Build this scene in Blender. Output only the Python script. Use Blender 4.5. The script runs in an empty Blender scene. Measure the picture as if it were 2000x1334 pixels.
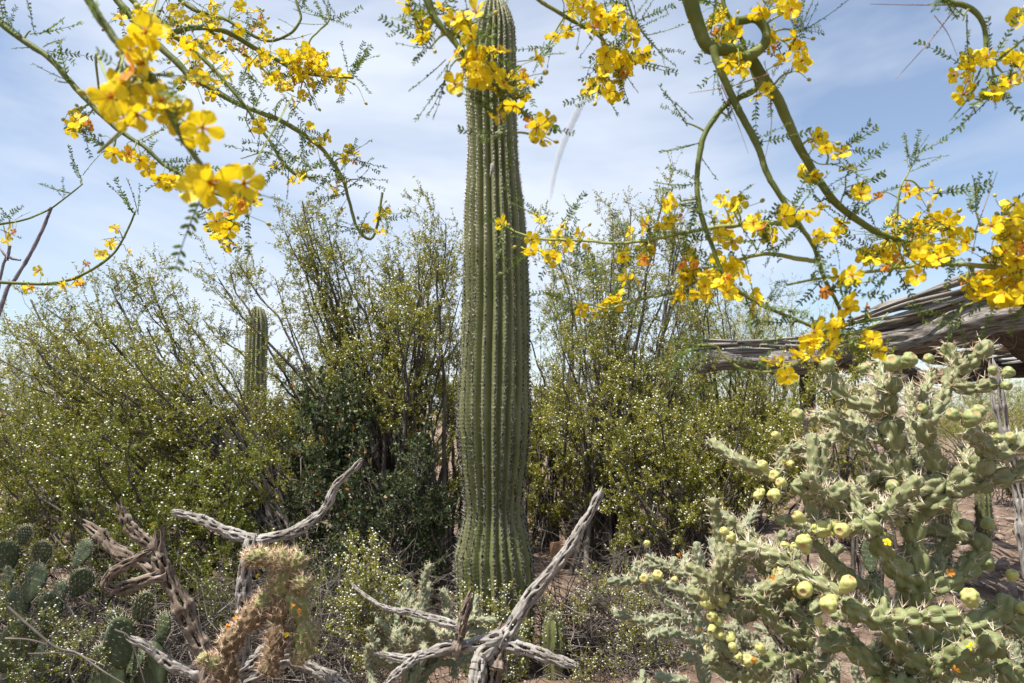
import bpy, math, random
import numpy as np
from mathutils import Vector, Matrix

# ------------------------------------------------------------------ camera, sky, sun, exposure
SC = bpy.context.scene
COL = SC.collection
F = 1450.0                       # focal length in photo pixels (photo is 2000 wide)
HOR = 800.0                      # horizon row
CAMZ = 1.6
PITCH = math.atan((HOR - 667.0) / F)
cam_d = bpy.data.cameras.new("camera")
cam = bpy.data.objects.new("camera", cam_d); COL.objects.link(cam)
cam.location = (0, 0, CAMZ)
cam.rotation_euler = (math.pi / 2 + PITCH, 0, 0)
cam_d.sensor_width = 36.0
cam_d.lens = 36.0 * F / 2000.0
cam_d.clip_start = 0.05
cam_d.clip_end = 20000
cam_d.dof.use_dof = True
cam_d.dof.focus_distance = 2.6
cam_d.dof.aperture_fstop = 10.0
SC.camera = cam

SUN_EL = math.radians(66)
SUN_AZ = math.radians(-120)       # measured from +Y towards +X: the sun stands high on the left, a little behind the camera
sun_vec = Vector((math.sin(SUN_AZ) * math.cos(SUN_EL), math.cos(SUN_AZ) * math.cos(SUN_EL), math.sin(SUN_EL)))
sun_d = bpy.data.lights.new("sun", 'SUN'); sun_d.energy = 5.0; sun_d.angle = math.radians(0.5)
sun_d.color = (1.0, 0.95, 0.87)
sun = bpy.data.objects.new("sun", sun_d); COL.objects.link(sun)
sun.rotation_euler = (-sun_vec).to_track_quat('-Z', 'Y').to_euler()
sun.location = sun_vec * 50

W = bpy.data.worlds.new("World"); SC.world = W; W.use_nodes = True
nt = W.node_tree; nt.nodes.clear()
def N(t, kind, **kw):
    n = t.nodes.new(kind)
    for k, v in kw.items(): setattr(n, k, v)
    return n
sky = N(nt, 'ShaderNodeTexSky', sky_type='NISHITA'); sky.sun_disc = False
sky.sun_elevation = SUN_EL; sky.sun_rotation = SUN_AZ
sky.altitude = 700; sky.air_density = 1.0; sky.dust_density = 1.2; sky.ozone_density = 1.0
tcn = N(nt, 'ShaderNodeTexCoord')
mp = N(nt, 'ShaderNodeMapping'); mp.inputs['Scale'].default_value = (1.1, 1.0, 2.6); mp.inputs['Rotation'].default_value = (0.2, 0.45, 0.3)
mp.inputs['Location'].default_value = (0.35, 0.1, 0.0)
nz = N(nt, 'ShaderNodeTexNoise'); nz.inputs['Scale'].default_value = 1.35; nz.inputs['Detail'].default_value = 5; nz.inputs['Roughness'].default_value = 0.55
nz.inputs['Distortion'].default_value = 0.5
rp = N(nt, 'ShaderNodeValToRGB'); rp.color_ramp.elements[0].position = 0.38; rp.color_ramp.elements[0].color = (0.12, 0.12, 0.12, 1)
rp.color_ramp.elements[1].position = 0.66; rp.color_ramp.elements[1].color = (0.90, 0.90, 0.90, 1)
mixc = N(nt, 'ShaderNodeMix', data_type='RGBA'); mixc.inputs['B'].default_value = (5.1, 5.5, 6.2, 1)
bg = N(nt, 'ShaderNodeBackground'); bg.inputs['Strength'].default_value = 0.096
wo = N(nt, 'ShaderNodeOutputWorld')
nt.links.new(tcn.outputs['Generated'], mp.inputs['Vector']); nt.links.new(mp.outputs[0], nz.inputs['Vector'])
nt.links.new(nz.outputs['Fac'], rp.inputs[0]); nt.links.new(rp.outputs[0], mixc.inputs['Factor'])
nt.links.new(sky.outputs[0], mixc.inputs['A']); nt.links.new(mixc.outputs['Result'], bg.inputs['Color'])
nt.links.new(bg.outputs[0], wo.inputs[0])

SC.view_settings.view_transform = 'Standard'; SC.view_settings.look = 'None'
SC.view_settings.exposure = 0.9; SC.view_settings.gamma = 1.0
SC.render.engine = 'CYCLES'
SC.cycles.max_bounces = 6; SC.cycles.diffuse_bounces = 3; SC.cycles.transparent_max_bounces = 16
SC.cycles.use_denoising = True

# ------------------------------------------------------------------ helpers
rng = np.random.default_rng(7)
CP, SP = math.cos(PITCH), math.sin(PITCH)
def P(px, py, d):
    """photo pixel + depth in metres along +Y -> world point"""
    u = (px - 1000.0) / F; v = (667.0 - py) / F
    y = CP - v * SP; z = SP + v * CP
    return np.array([u / y * d, d, CAMZ + z / y * d])
def nrm(a): return a / np.maximum(np.linalg.norm(a, axis=-1, keepdims=True), 1e-9)
def ground_z(x, y):
    x = np.asarray(x, float); y = np.asarray(y, float)
    return 0.035 * np.sin(1.3 * x + 0.4) * np.sin(1.1 * y + 1.0) + 0.02 * np.sin(3.1 * x - 1.7 * y) \
        + 0.03 * np.clip(x - 3, 0, 6) * np.clip(y - 6, 0, 6) / 3

class MB:
    """collects vertices and faces"""
    def __init__(s): s.V = []; s.T = []; s.Q = []; s.A = []; s.n = 0
    def add(s, V, Fc, A=None):
        V = np.asarray(V, float).reshape(-1, 3); Fc = np.asarray(Fc, np.int64)
        (s.T if Fc.shape[1] == 3 else s.Q).append(Fc + s.n)
        s.V.append(V); s.A.append(V * 0 if A is None else np.asarray(A, float).reshape(-1, 3)); s.n += len(V)
        return s
    def mesh(s, name, mat, off=(0, 0, 0), smooth=True):
        V = np.concatenate(s.V) - np.asarray(off, float)
        me = bpy.data.meshes.new(name)
        T = np.concatenate(s.T) if s.T else np.zeros((0, 3), np.int64)
        Q = np.concatenate(s.Q) if s.Q else np.zeros((0, 4), np.int64)
        loops = np.concatenate([T.ravel(), Q.ravel()]).astype(np.int32)
        me.vertices.add(len(V)); me.vertices.foreach_set('co', V.astype(np.float32).ravel())
        me.loops.add(len(loops)); me.loops.foreach_set('vertex_index', loops)
        st = np.concatenate([np.arange(len(T)) * 3, len(T) * 3 + np.arange(len(Q)) * 4]).astype(np.int32)
        me.polygons.add(len(st)); me.polygons.foreach_set('loop_start', st)
        if smooth: me.polygons.foreach_set('use_smooth', np.ones(len(st), bool))
        at = me.attributes.new('tc', 'FLOAT_VECTOR', 'POINT'); at.data.foreach_set('vector', np.concatenate(s.A).astype(np.float32).ravel())
        me.update(calc_edges=True); me.validate()
        if mat: me.materials.append(mat)
        return me

def obj(name, data, parent=None, loc=(0, 0, 0), kind=None):
    o = bpy.data.objects.new(name, data); COL.objects.link(o); o.location = loc
    if parent is not None: o.parent = parent
    if kind: o['kind'] = kind
    return o
def thing(name, label, cat, loc, group=None):
    o = obj(name, None, loc=tuple(float(v) for v in loc)); o.empty_display_size = 0.1
    o['label'] = label; o['category'] = cat
    if group: o['group'] = group
    return o
def part(root, name, mb, mat, kind=None, smooth=True, off=None):
    r = np.array(root.location) if off is None else np.asarray(off)
    return obj(name, mb.mesh(name, mat, r, smooth), root, kind=kind)
def tag(o, label, cat, group=None):
    o['label'] = label; o['category'] = cat
    if group: o['group'] = group
    return o

def catmull(pts, n):
    pts = np.asarray(pts, float)
    if len(pts) == 2: return pts[0] + (pts[1] - pts[0]) * np.linspace(0, 1, n)[:, None]
    Q = np.concatenate([[2 * pts[0] - pts[1]], pts, [2 * pts[-1] - pts[-2]]])
    seg = np.linalg.norm(np.diff(pts[:, :3], axis=0), axis=1); cum = np.concatenate([[0], np.cumsum(seg)])
    t = np.linspace(0, cum[-1], n); i = np.clip(np.searchsorted(cum, t, 'right') - 1, 0, len(seg) - 1)
    f = ((t - cum[i]) / np.maximum(seg[i], 1e-9))[:, None]
    a, b, c, d = Q[i], Q[i + 1], Q[i + 2], Q[i + 3]
    return 0.5 * (2 * b + (c - a) * f + (2 * a - 5 * b + 4 * c - d) * f ** 2 + (3 * b - a - 3 * c + d) * f ** 3)
def frames(pts):
    T = nrm(np.gradient(pts, axis=0)); U = np.zeros_like(T)
    r = np.array([0.3, -0.9, 0.25]); u = r - T[0] * (r @ T[0])
    for i in range(len(T)):
        u = u - T[i] * (u @ T[i]); u = u / max(np.linalg.norm(u), 1e-9); U[i] = u
    return T, U, np.cross(T, U)
def grid_faces(nr, ns, close=True):
    i = np.arange(nr - 1)[:, None] * ns; j = np.arange(ns if close else ns - 1)[None, :]
    k = (j + 1) % ns
    return np.stack([i + j, i + k, i + ns + k, i + ns + j], -1).reshape(-1, 4)
def tube(mb, pts, rad, sides=8, rfun=None, caps=True, tscale=1.0):
    """tube along pts; rfun(u, s, R) may shape the radius (u in turns, s arc length)"""
    pts = np.asarray(pts, float); n = len(pts); rad = np.broadcast_to(np.asarray(rad, float), (n,))
    T, U, B = frames(pts); s = np.concatenate([[0], np.cumsum(np.linalg.norm(np.diff(pts, axis=0), axis=1))])
    u = np.arange(sides) / sides; a = u * 2 * np.pi
    R = np.repeat(rad[:, None], sides, 1)
    if rfun is not None: R = rfun(np.repeat(u[None], n, 0), np.repeat(s[:, None], sides, 1), R)
    V = pts[:, None] + R[..., None] * (np.cos(a)[None, :, None] * U[:, None] + np.sin(a)[None, :, None] * B[:, None])
    A = np.stack([R * np.cos(a) * tscale, R * np.sin(a) * tscale, np.repeat(s[:, None], sides, 1) * tscale], -1)
    fc = grid_faces(n, sides); hl = getattr(rfun, 'hole', None)
    if hl is not None: fc = fc[hl.ravel()[fc].mean(1) < 0.70]
    mb.add(V, fc, A)
    if caps:
        for e, idx in ((0, 0), (1, n - 1)):
            c = np.concatenate([V[idx], [pts[idx]]]); j = np.arange(sides)
            f = np.stack([j, (j + 1) % sides, np.full(sides, sides)], 1)
            mb.add(c, f if e else f[:, ::-1], np.concatenate([A[idx], [[0, 0, s[idx] * tscale]]]))
def tubes_batch(mb, PT, RAD, sides=4):
    """PT (N,K,3), RAD (N,K)"""
    Nn, K, _ = PT.shape
    if Nn == 0: return
    T = nrm(np.gradient(PT, axis=1)); ref = np.where(np.abs(T[..., 2:3]) > 0.9, np.array([1., 0, 0]), np.array([0, 0, 1.]))
    U = nrm(np.cross(T, ref)); B = np.cross(T, U); a = np.arange(sides) / sides * 2 * np.pi
    V = PT[:, :, None] + RAD[:, :, None, None] * (np.cos(a)[:, None] * U[:, :, None] + np.sin(a)[:, None] * B[:, :, None])
    f = grid_faces(K, sides); FF = (f[None] + (np.arange(Nn) * K * sides)[:, None, None]).reshape(-1, 4)
    mb.add(V, FF)
def cones(mb, A, D, L, r, sides=3):
    """thin pointed spines from A along unit D"""
    n = len(A)
    if n == 0: return
    ref = np.where(np.abs(D[:, 2:3]) > 0.9, np.array([1., 0, 0]), np.array([0, 0, 1.]))
    U = nrm(np.cross(D, ref)); B = np.cross(D, U); a = np.arange(sides) / sides * 2 * np.pi
    L = np.broadcast_to(L, (n,)); r = np.broadcast_to(r, (n,))
    ring = A[:, None] + r[:, None, None] * (np.cos(a)[:, None] * U[:, None] + np.sin(a)[:, None] * B[:, None])
    V = np.concatenate([ring, (A + D * L[:, None])[:, None]], 1)
    j = np.arange(sides); f = np.stack([j, (j + 1) % sides, np.full(sides, sides)], 1)
    mb.add(V, (f[None] + (np.arange(n) * (sides + 1))[:, None, None]).reshape(-1, 3))
def inst(mb, TV, TF, pos, X, Y, Z, sc, TA=None):
    n = len(pos)
    if n == 0: return
    sc = np.broadcast_to(sc, (n,))
    V = pos[:, None] + sc[:, None, None] * (TV[None, :, :1] * X[:, None] + TV[None, :, 1:2] * Y[:, None] + TV[None, :, 2:] * Z[:, None])
    FF = (np.asarray(TF)[None] + (np.arange(n) * len(TV))[:, None, None]).reshape(-1, np.asarray(TF).shape[1])
    mb.add(V, FF, None if TA is None else np.repeat(TA[None], n, 0))
def frame_from(D, roll=None):
    D = nrm(D); R = rng.normal(size=D.shape) if roll is None else roll
    X = nrm(np.cross(R, D)); return X, np.cross(D, X), D     # X, Y, Z=D
def rot_to(D):
    z = Vector(tuple(float(v) for v in D)).normalized()
    return z.to_track_quat('Z', 'Y')

# ------------------------------------------------------------------ materials
def new_mat(name):
    m = bpy.data.materials.new(name); m.use_nodes = True; m.node_tree.nodes.clear()
    return m, m.node_tree
def ramp(t, stops):
    r = N(t, 'ShaderNodeValToRGB'); cr = r.color_ramp
    while len(cr.elements) < len(stops): cr.elements.new(0.5)
    for e, (p, c) in zip(cr.elements, stops): e.position = p; e.color = (*c, 1)
    return r
def mat_leaf(name, stops, trans=0.35, rough=0.45, spec=0.4, tcol=1.25):
    m, t = new_mat(name)
    g = N(t, 'ShaderNodeNewGeometry'); r = ramp(t, stops); t.links.new(g.outputs['Random Per Island'], r.inputs[0])
    b = N(t, 'ShaderNodeBsdfPrincipled'); b.inputs['Roughness'].default_value = rough; b.inputs['Specular IOR Level'].default_value = spec
    tr = N(t, 'ShaderNodeBsdfTranslucent'); mul = N(t, 'ShaderNodeMix', data_type='RGBA', blend_type='MULTIPLY'); mul.inputs['Factor'].default_value = 1
    mul.inputs['B'].default_value = (tcol, tcol * 1.02, tcol * 0.6, 1)
    mx = N(t, 'ShaderNodeMixShader'); mx.inputs[0].default_value = trans; o = N(t, 'ShaderNodeOutputMaterial')
    t.links.new(r.outputs[0], b.inputs['Base Color']); t.links.new(r.outputs[0], mul.inputs['A']); t.links.new(mul.outputs['Result'], tr.inputs[0])
    t.links.new(b.outputs[0], mx.inputs[1]); t.links.new(tr.outputs[0], mx.inputs[2]); t.links.new(mx.outputs[0], o.inputs[0])
    return m
def mat_noise(name, stops, scale=20, detail=6, rough=0.8, bump=0.0, bscale=None, use='obj', stretch=(1, 1, 1), spec=0.3, isl=0.0, bdist=0.01):
    m, t = new_mat(name)
    if use == 'tc': c = N(t, 'ShaderNodeAttribute', attribute_name='tc'); co = c.outputs['Vector']
    else: c = N(t, 'ShaderNodeTexCoord'); co = c.outputs['Object']
    mpn = N(t, 'ShaderNodeMapping'); mpn.inputs['Scale'].default_value = stretch; t.links.new(co, mpn.inputs[0])
    nn = N(t, 'ShaderNodeTexNoise'); nn.inputs['Scale'].default_value = scale; nn.inputs['Detail'].default_value = detail; nn.inputs['Roughness'].default_value = 0.6
    t.links.new(mpn.outputs[0], nn.inputs['Vector'])
    r = ramp(t, stops); src = nn.outputs['Fac']
    if isl > 0:
        g = N(t, 'ShaderNodeNewGeometry'); ma = N(t, 'ShaderNodeMath', operation='MULTIPLY_ADD'); ma.inputs[1].default_value = isl; ma.inputs[2].default_value = -isl / 2
        t.links.new(g.outputs['Random Per Island'], ma.inputs[0]); ad = N(t, 'ShaderNodeMath', operation='ADD'); t.links.new(src, ad.inputs[0]); t.links.new(ma.outputs[0], ad.inputs[1]); src = ad.outputs[0]
    t.links.new(src, r.inputs[0])
    b = N(t, 'ShaderNodeBsdfPrincipled'); b.inputs['Roughness'].default_value = rough; b.inputs['Specular IOR Level'].default_value = spec
    t.links.new(r.outputs[0], b.inputs['Base Color'])
    if bump > 0:
        n2 = N(t, 'ShaderNodeTexNoise'); n2.inputs['Scale'].default_value = bscale or scale * 2; n2.inputs['Detail'].default_value = 8; n2.inputs['Roughness'].default_value = 0.65
        t.links.new(mpn.outputs[0], n2.inputs['Vector']); bp = N(t, 'ShaderNodeBump'); bp.inputs['Strength'].default_value = bump; bp.inputs['Distance'].default_value = bdist
        t.links.new(n2.outputs['Fac'], bp.inputs['Height']); t.links.new(bp.outputs[0], b.inputs['Normal'])
    o = N(t, 'ShaderNodeOutputMaterial'); t.links.new(b.outputs[0], o.inputs[0])
    return m

M = {}
M['ground'] = mat_noise('desert_soil', [(0.3, (0.1056, 0.0686, 0.0466)), (0.5, (0.1848, 0.125, 0.0898)), (0.62, (0.264, 0.1936, 0.1478)), (0.75, (0.3696, 0.2948, 0.242))], scale=3.5, detail=12, rough=0.95, bump=0.9, bscale=45, bdist=0.03)
M['rock'] = mat_noise('granite_rock', [(0.3, (0.18, 0.126, 0.099)), (0.5, (0.324, 0.243, 0.198)), (0.7, (0.432, 0.36, 0.306))], scale=9, detail=10, rough=0.9, bump=0.8, bscale=25, bdist=0.02)
M['creo'] = mat_leaf('creosote_leaf', [(0.0, (0.1364, 0.1458, 0.0169)), (0.4, (0.2164, 0.2305, 0.0263)), (0.75, (0.3058, 0.3058, 0.0395)), (0.93, (0.3951, 0.3387, 0.0564)), (1.0, (0.4516, 0.2916, 0.0564))], trans=0.30, rough=0.34, spec=0.45)
M['creo_g'] = mat_leaf('creosote_leaf_green', [(0.0, (0.0975, 0.123, 0.0144)), (0.5, (0.1696, 0.1908, 0.022)), (0.9, (0.2459, 0.2544, 0.0339)), (1.0, (0.3562, 0.2714, 0.0466))], trans=0.30, rough=0.34, spec=0.45)
M['capsule'] = mat_noise('fuzzy_capsule', [(0.3, (0.558, 0.567, 0.45)), (0.7, (0.72, 0.729, 0.648))], scale=60, rough=1.0)
M['twig'] = mat_noise('creosote_twig', [(0.3, (0.0382, 0.0298, 0.0238)), (0.5, (0.085, 0.0723, 0.0612)), (0.7, (0.187, 0.17, 0.153))], scale=5, rough=0.8)
M['dead'] = mat_noise('dead_twig', [(0.3, (0.051, 0.0408, 0.0331)), (0.5, (0.119, 0.1003, 0.085)), (0.72, (0.2805, 0.255, 0.2295))], scale=5, rough=0.85)
M['jojoba'] = mat_leaf('jojoba_leaf', [(0.0, (0.028, 0.044, 0.0176)), (0.5, (0.052, 0.076, 0.028)), (0.9, (0.088, 0.108, 0.04)), (0.97, (0.128, 0.12, 0.048)), (1.0, (0.336, 0.096, 0.024))], trans=0.22, rough=0.42)
M['pv_far'] = mat_leaf('far_palo_verde_leaf', [(0.0, (0.1275, 0.1487, 0.034)), (0.5, (0.204, 0.2167, 0.051)), (0.9, (0.306, 0.2805, 0.0595)), (1.0, (0.4675, 0.357, 0.0425))], trans=0.35)
M['scrub'] = mat_leaf('scrub_leaf', [(0.0, (0.085, 0.0892, 0.0382)), (0.5, (0.153, 0.1487, 0.068)), (0.9, (0.2465, 0.221, 0.1105)), (1.0, (0.306, 0.2465, 0.1445))], trans=0.3)
M['pv_bark_far'] = mat_noise('green_bark_far', [(0.3, (0.13, 0.14, 0.05)), (0.7, (0.22, 0.22, 0.09))], scale=4, rough=0.7)
M['saguaro'] = mat_noise('saguaro_skin', [(0.3, (0.0966, 0.1075, 0.0353)), (0.5, (0.1344, 0.1445, 0.0538)), (0.72, (0.189, 0.1932, 0.0924))], scale=7, detail=8, rough=0.55, bump=0.25, bscale=70, bdist=0.004, stretch=(1, 1, 0.5), spec=0.35)
def add_patches(m, col, scale, lo, hi):
    t = m.node_tree; b = next(n for n in t.nodes if n.type == 'BSDF_PRINCIPLED'); src = b.inputs['Base Color'].links[0].from_socket
    c = N(t, 'ShaderNodeTexCoord'); n = N(t, 'ShaderNodeTexNoise'); n.inputs['Scale'].default_value = scale; n.inputs['Detail'].default_value = 9; n.inputs['Roughness'].default_value = 0.7; t.links.new(c.outputs['Object'], n.inputs['Vector'])
    r = ramp(t, [(lo, (0, 0, 0)), (hi, (0.85, 0.85, 0.85))]); t.links.new(n.outputs['Fac'], r.inputs[0]); mx = N(t, 'ShaderNodeMix', data_type='RGBA'); mx.inputs['B'].default_value = (*col, 1)
    t.links.new(r.outputs[0], mx.inputs['Factor']); t.links.new(src, mx.inputs['A']); t.links.new(mx.outputs['Result'], b.inputs['Base Color'])
add_patches(M['saguaro'], (0.20, 0.165, 0.10), 5.5, 0.58, 0.70)
M['areole'] = mat_noise('areole_wool', [(0.3, (0.02, 0.018, 0.016)), (0.6, (0.07, 0.062, 0.055)), (0.85, (0.24, 0.22, 0.20))], scale=6, rough=1.0, isl=0.4)
M['areole_top'] = mat_noise('areole_wool_young', [(0.3, (0.17, 0.15, 0.12)), (0.55, (0.42, 0.39, 0.34)), (0.8, (0.60, 0.57, 0.51))], scale=8, rough=1.0, isl=0.3)
M['sag_spine_top'] = mat_noise('young_saguaro_spine', [(0.2, (0.22, 0.20, 0.17)), (0.5, (0.42, 0.39, 0.34)), (0.8, (0.62, 0.59, 0.54))], scale=3, rough=0.6, isl=0.9)
M['sag_spine'] = mat_noise('saguaro_spine', [(0.2, (0.025, 0.022, 0.02)), (0.55, (0.085, 0.078, 0.072)), (0.8, (0.48, 0.45, 0.42))], scale=3, rough=0.55, isl=0.9)
M['cholla'] = mat_noise('cholla_skin', [(0.28, (0.148, 0.1665, 0.074)), (0.5, (0.2072, 0.222, 0.1073)), (0.72, (0.2738, 0.2849, 0.1554))], scale=14, detail=6, rough=0.55, bump=0.2, bscale=90, bdist=0.003)
M['cholla_y'] = mat_noise('cholla_skin_olive', [(0.28, (0.1292, 0.152, 0.057)), (0.5, (0.19, 0.2128, 0.0874)), (0.72, (0.2584, 0.2736, 0.133))], scale=14, detail=6, rough=0.55, bump=0.2, bscale=90, bdist=0.003)
M['cholla_g'] = mat_noise('cholla_skin_grey', [(0.28, (0.1444, 0.1634, 0.095)), (0.5, (0.2052, 0.2242, 0.133)), (0.72, (0.2812, 0.2964, 0.19))], scale=14, detail=6, rough=0.6, bump=0.2, bscale=90, bdist=0.003)
add_patches(M['cholla'], (0.17, 0.135, 0.085), 30, 0.60, 0.72); add_patches(M['cholla_y'], (0.16, 0.125, 0.075), 26, 0.57, 0.70); add_patches(M['cholla_g'], (0.18, 0.15, 0.10), 30, 0.60, 0.72)
M['teddy'] = mat_noise('spiny_cholla_skin', [(0.3, (0.136, 0.148, 0.048)), (0.5, (0.216, 0.224, 0.08)), (0.7, (0.288, 0.288, 0.128))], scale=14, rough=0.65)
M['teddy_old'] = mat_noise('old_cholla_skin', [(0.3, (0.08, 0.052, 0.028)), (0.5, (0.152, 0.104, 0.056)), (0.7, (0.24, 0.176, 0.104))], scale=14, rough=0.85)
M['spine'] = mat_noise('cholla_spine', [(0.2, (0.378, 0.252, 0.126)), (0.5, (0.558, 0.468, 0.324)), (0.8, (0.702, 0.648, 0.54))], scale=4, rough=0.5, isl=0.9)
M['spine_pink'] = mat_noise('cholla_spine_tan', [(0.2, (0.34, 0.20, 0.12)), (0.5, (0.52, 0.36, 0.24)), (0.8, (0.70, 0.57, 0.42))], scale=4, rough=0.5, isl=0.9)
M['fruit'] = mat_noise('cholla_fruit_green', [(0.28, (0.168, 0.2058, 0.0714)), (0.5, (0.252, 0.2856, 0.1134)), (0.7, (0.336, 0.3528, 0.168))], scale=18, rough=0.5, bump=0.1, bdist=0.003)
M['fruit_y'] = mat_noise('cholla_fruit_yellow', [(0.28, (0.3024, 0.3108, 0.084)), (0.5, (0.42, 0.42, 0.1386)), (0.7, (0.5208, 0.504, 0.2184))], scale=18, rough=0.5, bump=0.1, bdist=0.003)
M['fruit_cup'] = mat_noise('fruit_scar', [(0.3, (0.22, 0.12, 0.05)), (0.6, (0.46, 0.30, 0.15))], scale=60, rough=0.9)
M['fruit_areole'] = mat_noise('fruit_areole', [(0.3, (0.20, 0.15, 0.07)), (0.7, (0.36, 0.28, 0.14))], scale=40, rough=0.9)
add_patches(M['fruit'], (0.24, 0.17, 0.085), 45, 0.60, 0.70); add_patches(M['fruit_y'], (0.30, 0.22, 0.09), 45, 0.61, 0.72)
M['wood'] = mat_noise('skeleton_wood', [(0.3, (0.084, 0.0714, 0.0588)), (0.43, (0.2016, 0.1764, 0.1554)), (0.55, (0.294, 0.273, 0.2478)), (0.72, (0.42, 0.399, 0.3738))], scale=26, detail=8, rough=0.9, bump=0.6, bscale=60, use='tc', stretch=(3.0, 3.0, 0.35), bdist=0.004)
M['wood_brown'] = mat_noise('skeleton_wood_brown', [(0.28, (0.056, 0.0376, 0.0272)), (0.45, (0.128, 0.0944, 0.0704)), (0.6, (0.224, 0.18, 0.144)), (0.78, (0.368, 0.328, 0.288))], scale=20, detail=8, rough=0.9, bump=0.6, bscale=60, use='tc', stretch=(3.0, 3.0, 0.4), bdist=0.004)
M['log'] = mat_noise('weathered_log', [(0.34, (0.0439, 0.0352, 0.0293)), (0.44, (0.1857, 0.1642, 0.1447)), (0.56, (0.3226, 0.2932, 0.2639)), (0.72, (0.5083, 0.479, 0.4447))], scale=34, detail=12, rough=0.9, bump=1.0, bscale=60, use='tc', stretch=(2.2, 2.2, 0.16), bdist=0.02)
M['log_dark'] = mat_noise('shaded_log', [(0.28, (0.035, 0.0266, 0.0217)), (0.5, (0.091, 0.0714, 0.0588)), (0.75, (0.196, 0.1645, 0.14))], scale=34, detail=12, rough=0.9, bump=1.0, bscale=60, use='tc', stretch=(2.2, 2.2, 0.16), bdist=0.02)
M['rib'] = mat_noise('saguaro_rib_wood', [(0.33, (0.0425, 0.034, 0.0289)), (0.45, (0.1615, 0.1428, 0.1258)), (0.58, (0.2805, 0.255, 0.2295)), (0.75, (0.459, 0.4335, 0.4037))], scale=18, detail=8, rough=0.9, bump=0.7, bscale=40, use='tc', stretch=(2.5, 2.5, 0.12), bdist=0.008)
M['wire'] = mat_noise('wire', [(0.3, (0.14, 0.13, 0.12)), (0.7, (0.3, 0.28, 0.26))], scale=30, rough=0.5)
M['adobe'] = mat_noise('adobe_block', [(0.3, (0.238, 0.1275, 0.0765)), (0.5, (0.34, 0.1955, 0.119)), (0.7, (0.425, 0.272, 0.1785))], scale=12, detail=8, rough=0.95, bump=0.6, bscale=30, bdist=0.01)
M['pad'] = mat_noise('prickly_pear_skin', [(0.28, (0.0338, 0.0495, 0.0195)), (0.5, (0.0562, 0.0765, 0.0345)), (0.72, (0.1013, 0.126, 0.0675))], scale=9, detail=7, rough=0.5, bump=0.25, bscale=40, bdist=0.004)
add_patches(M['pad'], (0.15, 0.13, 0.075), 14, 0.58, 0.70)
M['ocotillo'] = mat_noise('ocotillo_stem', [(0.3, (0.10, 0.085, 0.10)), (0.5, (0.20, 0.175, 0.20)), (0.7, (0.32, 0.29, 0.31))], scale=30, rough=0.85, bump=0.5)
M['pv_bark'] = mat_noise('palo_verde_bark', [(0.28, (0.075, 0.10, 0.018)), (0.5, (0.115, 0.14, 0.028)), (0.68, (0.17, 0.19, 0.046)), (0.85, (0.17, 0.125, 0.05))], scale=22, detail=7, rough=0.6, bump=0.3, bscale=70, bdist=0.003)
M['pv_twig'] = mat_noise('palo_verde_twig', [(0.3, (0.18, 0.207, 0.054)), (0.6, (0.27, 0.288, 0.081))], scale=22, rough=0.6)
M['pv_leaf'] = mat_leaf('palo_verde_leaflet', [(0.0, (0.072, 0.117, 0.027)), (0.6, (0.126, 0.18, 0.0405)), (1.0, (0.216, 0.252, 0.054))], trans=0.4)
M['thorn'] = mat_noise('dry_thorn', [(0.3, (0.20, 0.10, 0.08)), (0.7, (0.40, 0.24, 0.18))], scale=30, rough=0.7)
M['bud'] = mat_noise('bud_green', [(0.3, (0.28, 0.26, 0.04)), (0.7, (0.42, 0.37, 0.06))], scale=60, rough=0.5)
def mat_petal(name, base, centre, trans=0.38):
    m, t = new_mat(name)
    a = N(t, 'ShaderNodeAttribute', attribute_name='tc'); sx = N(t, 'ShaderNodeSeparateXYZ'); t.links.new(a.outputs['Vector'], sx.inputs[0])
    r = ramp(t, [(0.0, centre), (0.08, centre), (0.22, base), (1.0, base)]); t.links.new(sx.outputs[0], r.inputs[0])
    oi = N(t, 'ShaderNodeObjectInfo'); hv = N(t, 'ShaderNodeHueSaturation'); mr = N(t, 'ShaderNodeMapRange'); mr.inputs['To Min'].default_value = 0.80; mr.inputs['To Max'].default_value = 1.18
    gi = N(t, 'ShaderNodeNewGeometry'); av = N(t, 'ShaderNodeMath', operation='ADD'); t.links.new(oi.outputs['Random'], av.inputs[0]); t.links.new(gi.outputs['Random Per Island'], av.inputs[1]); mr.inputs['From Max'].default_value = 2.0; t.links.new(av.outputs[0], mr.inputs[0]); t.links.new(mr.outputs[0], hv.inputs['Value']); t.links.new(r.outputs[0], hv.inputs['Color'])
    b = N(t, 'ShaderNodeBsdfPrincipled'); b.inputs['Roughness'].default_value = 0.55; b.inputs['Specular IOR Level'].default_value = 0.25
    tr = N(t, 'ShaderNodeBsdfTranslucent'); mx = N(t, 'ShaderNodeMixShader'); mx.inputs[0].default_value = trans; o = N(t, 'ShaderNodeOutputMaterial')
    t.links.new(hv.outputs[0], b.inputs['Base Color']); t.links.new(hv.outputs[0], tr.inputs[0])
    t.links.new(b.outputs[0], mx.inputs[1]); t.links.new(tr.outputs[0], mx.inputs[2]); t.links.new(mx.outputs[0], o.inputs[0])
    return m
M['petal'] = mat_petal('yellow_petal', (0.84, 0.64, 0.016), (0.68, 0.23, 0.01))
M['petal_old'] = mat_petal('orange_petal', (0.72, 0.30, 0.04), (0.45, 0.10, 0.02))

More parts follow.
